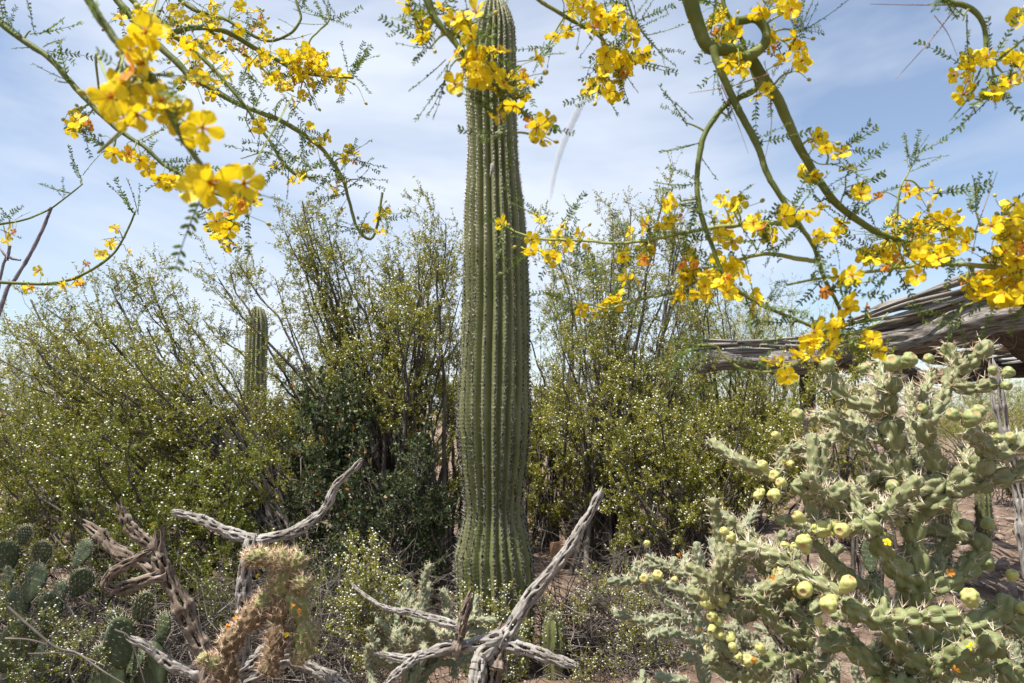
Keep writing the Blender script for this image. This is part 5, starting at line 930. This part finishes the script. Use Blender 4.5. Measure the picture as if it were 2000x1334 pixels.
class PaloVerde:
    def __init__(s, label, base, seed):
        s.root = thing('palo_verde_tree', label, 'tree', base); s.rb = np.array(s.root.location); s.rg = np.random.default_rng(seed); s.px = []; s.stalk = MB(); s.nf = 0; s.nl = 0; s.lb = MB(); s.fb = MB()
    def branch(s, line, d, r, r1, d1=None, leaves=1.0, mat='pv_bark', lead=None, knob=0.12):
        line = np.array(line, float); d1 = d if d1 is None else d1; Lp = np.concatenate([[0], np.cumsum(np.hypot(*np.diff(line, axis=0).T))]); dd = d + (d1 - d) * Lp / Lp[-1]
        p3 = np.array([P(a, b, c) for (a, b), c in zip(line, dd)]); n = max(20, int(Lp[-1] / 6)); C = catmull(p3, n); R = (r + (r1 - r) * np.linspace(0, 1, n) ** (0.55 if r > 15 else 0.9)) * (d + (d1 - d) * np.linspace(0, 1, n)) / F
        C = C + np.cumsum(s.rg.normal(0, 0.0004, C.shape), 0) * 0.6
        if lead is not None:
            ld = catmull(np.concatenate([np.asarray(lead, float), C[:1]]), 30)[:-1]; w_ = np.linspace(0, 1, 29)[:, None]; ld = ld + 0.045 * np.sin(w_ * s.rg.uniform(5, 11, (1, 3)) + s.rg.uniform(0, 6, (1, 3))) * np.sin(w_ * np.pi)
            C = np.concatenate([ld, C]); R = np.concatenate([np.linspace(max(0.011, R[0] * 1.4), R[0], 29), R])
        ph = s.rg.uniform(0, 6); mb = MB(); tube(mb, C, R, 10 if r < 12 else 18, lambda u, ss, RR: RR * (1 + knob * np.clip(np.sin(ss * 90 + ph) * np.sin(ss * 37 + ph), 0, 1) + 0.05 * np.sin(u * 12.6 + ss * 20)))
        part(s.root, 'branch', mb, M[mat]); q = catmull(np.column_stack([line, dd]), n); s.px += [(a, b, c) for a, b, c in q]
        nl = int(Lp[-1] / 52 * leaves)
        for k in range(nl):
            i = s.rg.integers(2, n); s.leaf_at(q[i, 0], q[i, 1], q[i, 2], s.rg.integers(1, 3))
        # nubs / short thorns
        return C
    def near(s, x, y):
        a = np.array(s.px); i = np.argmin(np.hypot(a[:, 0] - x, a[:, 1] - y)); return a[i]
    def leaf_at(s, x, y, d, n=2, size=None, direc=None):
        p = P(x, y, d); d0 = nrm(s.rg.normal(0, 1, 3) + np.array([0, 0, -0.1])) if direc is None else nrm(np.asarray(direc, float))
        for k in range(n):
            D = nrm(d0 + s.rg.normal(0, 0.35, 3)); L = (size or 0.062) * s.rg.uniform(0.65, 1.2); s.nl += 1
            x3 = D; z3 = nrm(np.cross(D, nrm(s.rg.normal(size=3) + np.array([0, 0, .01])))); y3 = np.cross(z3, x3); m4 = np.eye(4); m4[:3, 0] = x3 * L; m4[:3, 1] = y3 * L; m4[:3, 2] = z3 * L; m4[:3, 3] = p - s.rb; kk = int(s.rg.integers(0, 5))
            if s.nl <= 300: o = obj('leaf', PIN[kk], s.root); o.matrix_basis = Matrix(m4.tolist())
            else:
                v_, q_, t_ = PINA[kk]; vv = v_ @ m4[:3, :3].T + p; n0 = s.lb.n; s.lb.add(vv, q_)
                if len(t_): s.lb.T.append(t_ + n0)
    def spray(s, x, y, n=6, ang=(0, 1), size=0.06, d=None):
        q = s.near(x, y); d = q[2] if d is None else d; p = P(x, y, d); s.stalk_to(P(*q), p, 0.0016)
        for k in range(n):
            a = np.array([ang[0], 0, ang[1]], float) + s.rg.normal(0, 0.45, 3); s.leaf_at(x + s.rg.normal(0, 6), y + s.rg.normal(0, 6), d, 1, size, a)
    def stalk_to(s, a, b, r):
        L = np.linalg.norm(b - a); m = (a + b) / 2 + s.rg.normal(0, 0.08, 3) * L + np.array([0, 0, 0.12]) * L; C = catmull([a, m, b], 8); tube(s.stalk, C, np.linspace(r, r * 0.7, 8), 5, caps=False)
    def flower(s, pos, axis, size, old=False):
        if s.nf >= 300:
            v, q_, t_, A = FLA[int(s.rg.integers(0, 6))]; R3 = np.array((rot_to(axis) @ Matrix.Rotation(float(s.rg.uniform(0, 6.28)), 3, 'Z').to_quaternion()).to_matrix()); n0 = s.fb.n; s.fb.add(v * size @ R3.T + pos, q_, A); s.fb.T.append(t_ + n0); s.nf += 1; return
        o = obj('flower', (FLO[s.rg.integers(0, 2)] if old else FLW[s.rg.integers(0, 6)]), s.root, tuple(pos - s.rb)); o.rotation_mode = 'QUATERNION'; q = rot_to(axis); o.rotation_quaternion = q @ Matrix.Rotation(s.rg.uniform(0, 6.28), 3, 'Z').to_quaternion(); o.scale = (size,) * 3; s.nf += 1
    def cluster(s, x, y, sx, sy, n, scale=1.0, old=0.08, buds=None, leaves=1, d=None):
        q = s.near(x, y); D = q[2] if d is None else d; hub = P(q[0], q[1], q[2]); far = math.hypot(x - q[0], y - q[1])
        if far > 30 and n > 1: h2 = P(q[0] * 0.35 + x * 0.65, q[1] * 0.35 + y * 0.65, D); s.stalk_to(hub, h2, 0.0017); hub = h2
        for k in range(n):
            fx, fy = (x + s.rg.normal(0, 1) * sx, y + s.rg.normal(0, 1) * sy) if n > 1 else (x, y); p = P(fx, fy, D + s.rg.uniform(-0.05, 0.05)); ax = nrm(s.rg.normal(0, 0.75, 3) + np.array([0, -0.45, -0.1]) + nrm(p - hub) * 0.35); isold = s.rg.uniform() < old
            sz = 0.0258 * scale * s.rg.uniform(0.82, 1.12) * (0.6 if isold else 1); s.flower(p, ax, sz, isold); s.stalk_to(hub, p - ax * 0.003, 0.0008)
        for k in range(n // 2 if buds is None else buds):
            bx, by = x + s.rg.normal(0, 1) * (sx + 14), y + s.rg.normal(0, 1) * (sy + 12); p = P(bx, by, D + s.rg.uniform(-0.03, 0.03)); s.stalk_to(hub, p, 0.0006); o = obj('bud', BUD, s.root, tuple(p - s.rb)); o.rotation_mode = 'QUATERNION'; o.rotation_quaternion = rot_to(p - hub + np.array([0, 0, 1e-4])); o.scale = (s.rg.uniform(0.006, 0.0085),) * 3
        for k in range(leaves): s.leaf_at(x + s.rg.normal(0, sx), y + s.rg.normal(0, sy), D, 2)
    def thorn(s, a, b, d, r=1.3):
        p, q = P(*a, d), P(*b, d); mb = MB(); tube(mb, catmull([p, (p + q) / 2 + s.rg.normal(0, 0.003, 3), q], 8), np.linspace(r, r * 0.3, 8) * d / F, 5); part(s.root, 'thorn', mb, M['thorn'])
    def done(s):
        part(s.root, 'flower_stalks', s.stalk, M['pv_twig'], 'stuff')
        if s.fb.n: part(s.root, 'flowers', s.fb, M['petal'], 'stuff')
        if s.lb.n: part(s.root, 'leaves', s.lb, M['pv_leaf'], 'stuff')
def trunk(T, pts, r0, r1, name='trunk'):
    C = catmull(pts, 40); mb = MB(); tube(mb, C, np.linspace(r0, r1, 40), 20, lambda u, s, R: R * (1 + 0.06 * np.sin(u * 12.6 + s * 3) + 0.04 * np.sin(s * 9))); part(T.root, name, mb, M['pv_bark'])
# ---- left tree
T = PaloVerde('flowering palo verde whose blossoming boughs hang in from the upper left', (-2.3, 0.4, 0.0), 301)
J = np.array([-1.55, 0.75, 2.95]); trunk(T, [(-2.3, 0.4, -0.05), (-2.28, 0.42, 1.2), (-2.05, 0.5, 2.2), J], 0.09, 0.05)
def lead(a, b, c): p = P(a, b, c); return [J, (J + p) / 2 + [0, 0, 0.18], p + [-0.06, 0, 0.10]]
T.branch([(-40, 10), (0, 42), (50, 80), (100, 112), (139, 158), (186, 209), (232, 251), (288, 288), (325, 321), (367, 344), (420, 372), (465, 392), (450, 430)], 1.05, 7, 2.8, lead=lead(-60, -10, 1.05))
T.branch([(150, -40), (172, 0), (205, 51), (232, 88), (270, 125), (297, 158), (321, 209), (339, 242), (362, 284), (386, 321), (404, 358)], 0.55, 9, 5, lead=lead(130, -80, 0.55), leaves=0.8)
T.branch([(205, -30), (228, 0), (279, 60), (344, 121), (372, 149), (418, 177), (465, 205), (497, 218), (544, 237), (590, 265), (627, 293), (651, 325), (669, 358), (679, 395), (693, 442), (716, 469), (730, 460), (739, 428), (746, 380)], 1.3, 8, 2.2, lead=lead(190, -60, 1.3), leaves=0.9)
T.branch([(235, -30), (260, 0), (297, 33), (335, 65), (381, 102), (418, 135), (451, 172), (483, 209), (507, 242), (530, 274), (553, 311), (576, 339), (618, 346)], 1.15, 6, 2.2, lead=lead(220, -60, 1.15), leaves=1.3)
T.branch([(335, 65), (372, 55), (409, 57), (446, 67), (488, 91), (535, 116), (581, 139), (627, 149), (690, 152)], 1.16, 6.5, 2.2, d1=1.35)
T.branch([(330, -30), (353, 0), (386, 22), (420, 30), (463, 53), (494, 72), (517, 81), (541, 78), (568, 64), (584, 43), (586, 31), (580, 12), (572, -20)], 1.5, 5, 2, lead=lead(310, -70, 1.5))
T.branch([(409, 60), (439, 82), (469, 103), (498, 125), (521, 144)], 1.2, 3.5, 1.5, d1=1.35); T.branch([(575, 136), (599, 92), (607, 76), (623, 60), (642, 41), (640, 25)], 1.28, 2.6, 1.6, mat='pv_twig'); T.branch([(483, 209), (480, 235), (495, 270)], 1.15, 1.4, 0.8); T.branch([(576, 339), (530, 300), (505, 300), (470, 310)], 1.15, 2, 1, mat='pv_twig')
T.branch([(-60, 548), (0, 552), (84, 555), (139, 546), (186, 523), (223, 493), (242, 465), (258, 432), (265, 414)], 1.5, 4, 1.8, lead=[J, J + [-.1, 0.3, -0.5], P(-140, 540, 1.5)], leaves=0.35); T.branch([(-50, 445), (0, 437), (46, 428), (93, 409), (130, 381), (158, 358)], 1.45, 2.8, 1.2, lead=[J, J + [-.1, 0.3, -0.4], P(-120, 450, 1.45)], leaves=1.0)
for a in ((282, 72, 12, 14, 3, 1.05), (250, 155, 16, 14, 4, 1.1), (300, 190, 20, 14, 4, 1.05), (225, 195, 14, 10, 2, 1.0), (262, 228, 20, 8, 3, .95), (388, 262, 8, 8, 2, 1.05), (405, 352, 10, 10, 3, 1.15), (262, 110, 16, 14, 3, 1.0), (240, 180, 14, 12, 2, 1.0), (290, 150, 14, 14, 2, 1.0), (476, 358, 5, 4, 1, 1.2), (330, 215, 8, 8, 1, 1)): T.cluster(*a, d=0.55, old=0.1, leaves=0)
for a in ((140, 235, 16, 12, 5), (165, 235, 10, 12, 3), (215, 300, 8, 6, 2), (258, 298, 10, 12, 3), (290, 328, 6, 6, 1), (312, 350, 4, 4, 1), (340, 355, 10, 6, 2), (430, 440, 14, 10, 5), (460, 405, 14, 12, 5), (495, 385, 8, 8, 3), (440, 470, 10, 6, 3), (420, 425, 8, 8, 2)): T.cluster(*a, old=0.15)
for a in ((280, 12, 20, 8, 3), (240, 30, 10, 10, 2), (330, 30, 20, 12, 5), (395, 35, 26, 14, 9), (370, 85, 22, 16, 6), (440, 85, 26, 12, 7), (455, 25, 20, 12, 6), (345, 145, 12, 10, 3), (385, 150, 10, 8, 3), (410, 150, 14, 12, 5), (415, 185, 6, 5, 2), (430, 130, 12, 10, 3), (380, 120, 10, 10, 2), (505, 45, 10, 10, 4), (515, 65, 6, 5, 2)): T.cluster(*a, scale=0.95)
for a in ((520, 115, 18, 10, 7), (560, 125, 24, 16, 12), (595, 115, 20, 14, 10), (612, 140, 18, 14, 10), (580, 160, 16, 10, 7), (545, 160, 12, 12, 5), (640, 145, 10, 8, 4), (665, 162, 10, 6, 4), (582, 190, 7, 7, 2), (620, 118, 8, 6, 3), (530, 148, 10, 8, 3)): T.cluster(*a, scale=0.9)
for a in ((605, 247, 4, 4, 1), (622, 284, 6, 5, 2), (640, 268, 4, 3, 1), (678, 303, 8, 6, 3), (690, 312, 4, 3, 1), (655, 370, 5, 5, 2), (672, 355, 5, 5, 2), (578, 350, 8, 5, 3), (545, 325, 6, 4, 2), (503, 245, 5, 8, 2), (715, 448, 6, 8, 2), (740, 455, 4, 4, 1), (752, 414, 3, 3, 1), (736, 424, 3, 3, 1)): T.cluster(*a, scale=0.85, buds=1)
for a in ((225, 447, 2, 2, 1), (232, 474, 6, 4, 2), (250, 492, 2, 2, 1), (170, 515, 4, 4, 1), (196, 497, 5, 5, 2), (188, 492, 3, 3, 1), (77, 528, 2, 2, 1), (55, 558, 6, 3, 2), (126, 561, 6, 3, 2), (150, 562, 5, 4, 2), (151, 548, 2, 2, 1), (12, 462, 6, 6, 2), (25, 445, 5, 4, 2)): T.cluster(*a, scale=0.85, buds=0, leaves=0, old=0.2)
T.spray(642, 38, 8, (0.1, 1), 0.055); T.spray(265, 410, 5, (0.2, 1), 0.07); T.spray(158, 352, 4, (0, 1), 0.06); T.spray(690, 140, 9, (0.7, 0.7), 0.06); T.spray(585, 20, 8, (0, 0.6), 0.05); T.spray(60, 60, 3, (0.1, 1), 0.08); T.spray(85, 100, 3, (1, 0.3), 0.08); T.spray(670, 300, 5, (0.8, 0.5), 0.055); T.spray(700, 350, 3, (1, 0), 0.05); T.spray(535, 290, 6, (0.4, 0.5), 0.06); T.spray(340, 20, 5, (0, 1), .06); T.spray(480, 140, 8, (0.3, -0.6), 0.06); T.spray(560, 190, 4, (0.2, -1), .06); T.spray(20, 430, 4, (0.3, .8), .06)
T.thorn((497, 218), (480, 250), 1.25); T.thorn((540, 75), (610, 65), 1.5); T.thorn((240, 466), (225, 440), 1.5); T.done(); nl1 = T.nf
# ---- right tree
T = PaloVerde('flowering palo verde whose thick green bough bends down from the upper right', (1.6, -0.5, 0.0), 302)
J = np.array([0.75, 0.35, 2.95]); trunk(T, [(1.6, -0.5, -0.05), (1.55, -0.45, 1.2), (1.25, -0.15, 2.2), J], 0.10, 0.05)
def lead(a, b, c): p = P(a, b, c); return [J, (J + p) / 2 + [0, 0, 0.2], p + [0.0, -0.02, 0.10]]
T.branch([(1335, -60), (1348, 0), (1363, 46), (1380, 86), (1402, 96), (1425, 97), (1465, 114), (1488, 148), (1517, 188), (1539, 234), (1562, 285), (1596, 348), (1630, 393), (1665, 424), (1710, 453), (1756, 473), (1807, 481)], 0.92, 19, 5, d1=1.05, lead=lead(1325, -110, 0.92), leaves=0.5, knob=0.06)
T.branch([(1392, 92), (1400, 120), (1414, 154), (1442, 211), (1477, 274), (1499, 336), (1534, 393), (1568, 444), (1591, 484), (1608, 536), (1630, 581), (1645, 627)], 0.93, 8.5, 3.2, leaves=0.5)
T.branch([(1490, 152), (1471, 177), (1425, 199), (1391, 234), (1368, 279), (1357, 348), (1363, 410), (1385, 473), (1408, 530), (1437, 564), (1482, 593), (1539, 618), (1590, 640)], 0.94, 6.5, 3.2, leaves=0.9)
T.branch([(1455, 112), (1488, 91), (1497, 63), (1477, 37), (1440, 41)], 0.93, 11, 9, leaves=0); T.branch([(1410, -30), (1414, 11), (1442, 63), (1465, 131), (1477, 171)], 1.0, 5, 3)
T.branch([(1560, 440), (1499, 436), (1437, 442), (1395, 446), (1332, 459), (1298, 468), (1254, 474), (1197, 478), (1152, 475), (1107, 473), (1051, 469), (1010, 455), (985, 441)], 0.94, 5, 1.6, d1=1.15, mat='pv_twig', leaves=1.2); T.branch([(1596, 510), (1556, 504), (1499, 496), (1454, 504), (1414, 521), (1388, 538), (1310, 574), (1265, 585), (1220, 598), (1186, 607), (1161, 602), (1135, 596)], 0.94, 4.5, 1.8, d1=1.15, mat='pv_twig', leaves=1.0)
T.branch([(2060, 530), (2000, 525), (1927, 520), (1870, 516), (1784, 519), (1699, 530), (1619, 541), (1539, 556)], 0.95, 6, 2, lead=[J, J + [0.5, 0.3, -0.35], P(2200, 500, 0.95)], mat='pv_twig', leaves=1.0); T.branch([(1761, 474), (1775, 495), (1792, 515)], 1.0, 3, 2, leaves=0)
T.branch([(2080, 420), (2010, 425), (1960, 432), (1905, 452)], 0.95, 5, 2, lead=[J, J + [0.5, 0.3, -0.3], P(2200, 380, 0.95)]); T.branch([(1645, 627), (1596, 655), (1585, 684), (1551, 709), (1494, 726), (1442, 718), (1408, 695), (1391, 675), (1357, 675)], 0.93, 4, 1.8, mat='pv_twig', leaves=0.8)
T.branch([(1600, 650), (1653, 650), (1710, 632), (1733, 610)], 0.93, 3, 1.4, mat='pv_twig', leaves=2); T.branch([(1830, -40), (1847, 0), (1887, 11), (1915, 34), (1927, 68), (1927, 120)], 0.9, 7, 4, lead=lead(1800, -80, 0.9)); T.branch([(1927, 118), (1950, 114), (2000, 74), (2040, 50)], 0.9, 3, 2)
T.branch([(1750, 458), (1754, 410), (1758, 370), (1779, 328)], 1.03, 2.6, 1.4, mat='pv_twig', leaves=1); T.branch([(1565, 300), (1600, 320), (1640, 320)], 0.97, 1.6, 1, mat='pv_twig'); T.branch([(1640, 400), (1650, 370), (1655, 340), (1700, 330)], 1.0, 1.6, 1, mat='pv_twig')
T.branch([(2060, 590), (1990, 575), (1930, 585), (1880, 600)], 0.95, 4, 1.6, lead=[J, J + [0.6, 0.3, -0.5], P(2220, 560, 0.95)], mat='pv_twig', leaves=2.5)
for a in ((1400, 30, 14, 14, 6), (1420, 60, 14, 12, 6), (1505, 15, 16, 10, 5), (1550, 15, 8, 12, 3), (1505, 75, 6, 14, 3), (1430, 120, 14, 10, 5), (1550, 85, 6, 5, 2), (1565, 125, 8, 6, 2), (1480, 175, 8, 6, 2), (1530, 120, 5, 4, 1), (1385, 60, 6, 10, 2)): T.cluster(*a, scale=1.0)
for a in ((1600, 265, 10, 10, 3), (1615, 285, 8, 6, 2), (1642, 300, 3, 3, 1), (1656, 330, 2, 2, 1), (1580, 340, 10, 6, 3), (1680, 372, 8, 5, 2), (1715, 385, 5, 4, 1), (1765, 372, 5, 6, 2), (1812, 375, 9, 7, 3), (1610, 400, 6, 5, 2), (1575, 415, 5, 5, 1), (1535, 418, 6, 6, 2), (1640, 435, 6, 5, 2), (1622, 460, 8, 6, 3), (1592, 460, 5, 5, 1)): T.cluster(*a, scale=0.98)
for a in ((1415, 460, 12, 10, 4), (1430, 415, 10, 16, 4), (1440, 395, 6, 6, 2), (1395, 425, 4, 4, 1), (1490, 440, 14, 8, 4), (1500, 455, 8, 6, 2), (1315, 395, 8, 5, 2), (1310, 430, 12, 8, 4), (1265, 435, 8, 6, 2), (1232, 455, 5, 4, 1), (1262, 485, 10, 8, 3), (1215, 500, 6, 5, 2), (1265, 505, 8, 6, 3), (1225, 545, 5, 5, 1), (1245, 552, 6, 5, 1), (1030, 490, 5, 6, 2), (1065, 500, 8, 5, 2), (1083, 505, 5, 3, 1), (1038, 468, 4, 4, 1), (1055, 425, 2, 2, 1), (982, 438, 2, 2, 1), (1098, 443, 4, 3, 1), (1110, 480, 4, 3, 1), (1132, 455, 3, 3, 1), (1152, 478, 3, 3, 1), (1085, 465, 5, 4, 2)): T.cluster(*a, scale=0.98, buds=1)
for a in ((1340, 535, 14, 16, 7), (1385, 540, 18, 16, 9), (1425, 550, 14, 12, 6), (1365, 570, 16, 6, 4), (1440, 530, 8, 10, 3), (1475, 590, 5, 5, 2), (1465, 610, 4, 5, 1), (1320, 580, 6, 5, 2), (1130, 602, 5, 4, 2), (1165, 610, 4, 4, 1), (1190, 595, 9, 6, 4), (1205, 585, 5, 4, 2)): T.cluster(*a, scale=0.98, buds=1)
for a in ((1640, 535, 8, 6, 2), (1615, 570, 6, 5, 2), (1662, 592, 6, 5, 2), (1690, 600, 4, 4, 1), (1725, 490, 24, 12, 10), (1740, 520, 12, 8, 4), (1700, 500, 10, 8, 3), (1785, 445, 16, 14, 7), (1830, 440, 18, 18, 9), (1850, 480, 20, 14, 9), (1815, 500, 16, 10, 6), (1870, 455, 10, 8, 4), (1790, 540, 4, 4, 1), (1770, 450, 8, 8, 3), (1900, 480, 10, 10, 2)): T.cluster(*a, scale=0.98)
for a in ((1975, 430, 18, 18, 9), (1950, 455, 16, 12, 6), (1985, 470, 12, 12, 5), (1945, 500, 10, 10, 3), (1975, 510, 18, 14, 8), (1900, 550, 10, 12, 4), (1930, 560, 14, 14, 6), (1970, 545, 20, 14, 9), (1990, 580, 12, 12, 6), (1955, 570, 14, 8, 5), (1905, 570, 6, 6, 2)): T.cluster(*a, scale=1.05, leaves=0)
for a in ((1345, 520, 12, 14, 5), (1400, 560, 16, 12, 6), (1820, 470, 20, 14, 6), (1630, 645, 12, 8, 4), (1595, 655, 14, 10, 5), (1625, 680, 10, 8, 3), (1580, 670, 6, 6, 2), (1585, 700, 7, 6, 2), (1555, 693, 4, 4, 1), (1502, 708, 4, 4, 1), (1525, 712, 5, 3, 1), (1518, 738, 4, 4, 1), (1537, 735, 3, 3, 1), (1705, 675, 8, 7, 3), (1690, 660, 5, 4, 1), (1610, 640, 8, 6, 2)): T.cluster(*a, scale=0.9, buds=0, leaves=0)
for a in ((1885, 140, 14, 12, 5), (1910, 120, 12, 10, 4), (1945, 180, 10, 8, 3), (1985, 125, 10, 14, 4), (1992, 20, 8, 14, 3), (1965, 155, 8, 8, 2)): T.cluster(*a, scale=0.98)
T.spray(1780, 318, 10, (0.2, 1), 0.055); T.spray(1905, 410, 6, (0.1, 1), 0.05); T.spray(1560, 60, 8, (0.5, 0.8), 0.055); T.spray(1360, 350, 3, (-1, 0.1), 0.06); T.spray(1340, 240, 3, (-1, 0.4), 0.06); T.spray(1420, 230, 4, (-0.2, 1), .05); T.spray(1930, 150, 6, (0.1, -1), 0.07); T.spray(1880, 40, 4, (-1, -0.4), 0.07); T.spray(1380, 670, 5, (-1, 0.1), 0.05); T.spray(1870, 620, 5, (-0.6, -0.7), 0.06); T.spray(1660, 430, 6, (-0.3, .8), .05); T.spray(1500, 590, 5, (0.4, .4), .05); T.spray(1120, 600, 4, (-1, .3), .06)
T.thorn((1870, 11), (1750, 154), 0.9, 1.6); T.thorn((1890, 10), (1700, 8), 0.9, 1.6); T.thorn((1500, 145), (1345, 182), 0.93, 1.5); T.thorn((1408, 165), (1462, 300), 0.93, 1.2); T.thorn((1505, 190), (1494, 310), 0.94, 1.3); T.thorn((1905, 452), (1948, 335), 0.96, 1.4); T.thorn((1825, 30), (1870, 110), 0.9, 1.2); T.done()
nr1 = T.nf
# ---- middle tree
T = PaloVerde('flowering palo verde whose boughs dangle across the saguaro tip', (0.9, -1.3, 0.0), 303)
J = np.array([0.15, -0.1, 2.95]); trunk(T, [(0.9, -1.3, -0.05), (0.85, -1.25, 1.2), (0.6, -0.8, 2.3), J], 0.08, 0.04)
T.branch([(815, -40), (834, 0), (848, 33), (876, 65), (904, 98), (918, 121), (946, 144), (978, 172), (1002, 204), (1025, 223), (1043, 242), (1043, 283)], 0.85, 9, 2, lead=lead(800, -80, 0.85), leaves=1.4); T.branch([(1030, -25), (1057, 0), (1104, 28), (1146, 51), (1178, 74), (1192, 107), (1220, 144)], 1.0, 4.5, 3, lead=lead(1010, -60, 1.0), leaves=1.2); T.branch([(1210, -30), (1225, 0), (1239, 42), (1267, 79), (1294, 107)], 1.0, 3, 1.2, lead=lead(1200, -60, 1.0), leaves=2)
for a in ((800, 10, 4, 4, 1), (822, 42, 2, 2, 1), (825, 68, 5, 4, 2), (866, 22, 5, 5, 1), (895, 55, 12, 10, 3), (925, 50, 10, 14, 4), (925, 100, 12, 14, 5), (900, 115, 10, 10, 3), (962, 100, 8, 6, 2), (955, 150, 26, 12, 7), (1010, 155, 12, 8, 4), (985, 165, 10, 8, 3), (905, 158, 10, 6, 3), (1046, 115, 3, 3, 1), (1022, 152, 4, 4, 1), (1023, 186, 2, 2, 1), (967, 222, 5, 4, 2), (992, 205, 6, 6, 2), (1050, 240, 6, 5, 2), (1068, 232, 3, 3, 1), (1058, 270, 3, 3, 1)): T.cluster(*a, scale=0.98, buds=1)
for a in ((1110, 62, 10, 6, 2), (1082, 70, 4, 5, 1), (1110, 5, 12, 8, 3), (1150, 20, 14, 12, 6), (1175, 40, 10, 10, 4), (1215, 40, 14, 12, 6), (1228, 70, 6, 6, 2), (1200, 110, 16, 10, 6), (1240, 115, 14, 14, 6), (1165, 120, 8, 6, 2), (1170, 160, 14, 8, 5), (1205, 150, 12, 8, 4), (1185, 178, 12, 7, 4), (1225, 140, 8, 8, 3)): T.cluster(*a, scale=0.98)
T.spray(1290, 100, 3, (1, -0.3), 0.05); T.spray(1250, 40, 5, (1, 0.5), 0.05); T.spray(880, 130, 5, (-0.4, -1), 0.06); T.spray(840, 95, 3, (-1, -.1), .06); T.spray(1000, 260, 3, (-1, -0.2), 0.06); T.spray(1070, 90, 4, (-0.6, -0.6), 0.05); T.done()
print('flowers', nl1, nr1, T.nf)
# fallen petals caught on the chollas
rg = np.random.default_rng(55); bits = [(502, 1124, 2.5), (575, 1185, 2.48), (585, 1192, 2.48), (560, 1240, 2.45), (460, 1208, 2.5), (443, 1222, 2.5), (1733, 1058, 1.5), (1853, 1118, 1.55), (1580, 1113, 1.85), (1898, 1262, 1.45), (1865, 1310, 1.45), (1328, 1083, 2.6), (1352, 1106, 2.6), (1510, 1132, 1.9), (1474, 1290, 1.85), (1535, 902, 1.6), (1366, 1232, 2.6)]
for i, (a, b, d) in enumerate(bits):
    o = obj('fallen_flower', FLO[i % 2] if i % 3 else FLW[i % 6], loc=tuple(P(a, b, d))); o.scale = (0.016,) * 3; o.rotation_euler = (rg.uniform(0.6, 2.2), rg.uniform(-1, 1), rg.uniform(0, 6)); tag(o, 'withered orange palo verde flower caught on a cholla', 'flower', 'fallen flowers caught on cacti')

# ------------------------------------------------------------------ contrail
ct = MB(); DC = 4200.0; ln_ = [(1150, 172), (1138, 195), (1118, 238), (1097, 288), (1083, 338), (1075, 385), (1070, 412)]; pts = np.array([P(a, b, DC) for a, b in ln_]); C = catmull(pts, 160); rg = np.random.default_rng(9); t = np.linspace(0, 1, 160)
R = np.interp(t, [0, 0.1, 0.35, 0.8, 1], [3, 8.5, 8, 5.5, 1.2]) * DC / F * (1 + 0.05 * np.sin(t * 60) + 0.04 * np.sin(t * 143 + 1)); tube(ct, C, R, 20, lambda u, s, RR: RR * (1 + 0.05 * np.sin(u * 12.6 + s / 40)))
m, t_ = new_mat('contrail_vapour'); pv = N(t_, 'ShaderNodeVolumePrincipled'); pv.inputs['Color'].default_value = (1, 1, 1, 1); pv.inputs['Density'].default_value = 0.030; pv.inputs['Anisotropy'].default_value = 0.35; oo = N(t_, 'ShaderNodeOutputMaterial'); t_.links.new(pv.outputs[0], oo.inputs['Volume'])
tag(obj('contrail', ct.mesh('contrail', m)), 'faint white vapour trail curving down the blue sky right of the saguaro', 'vapour trail')
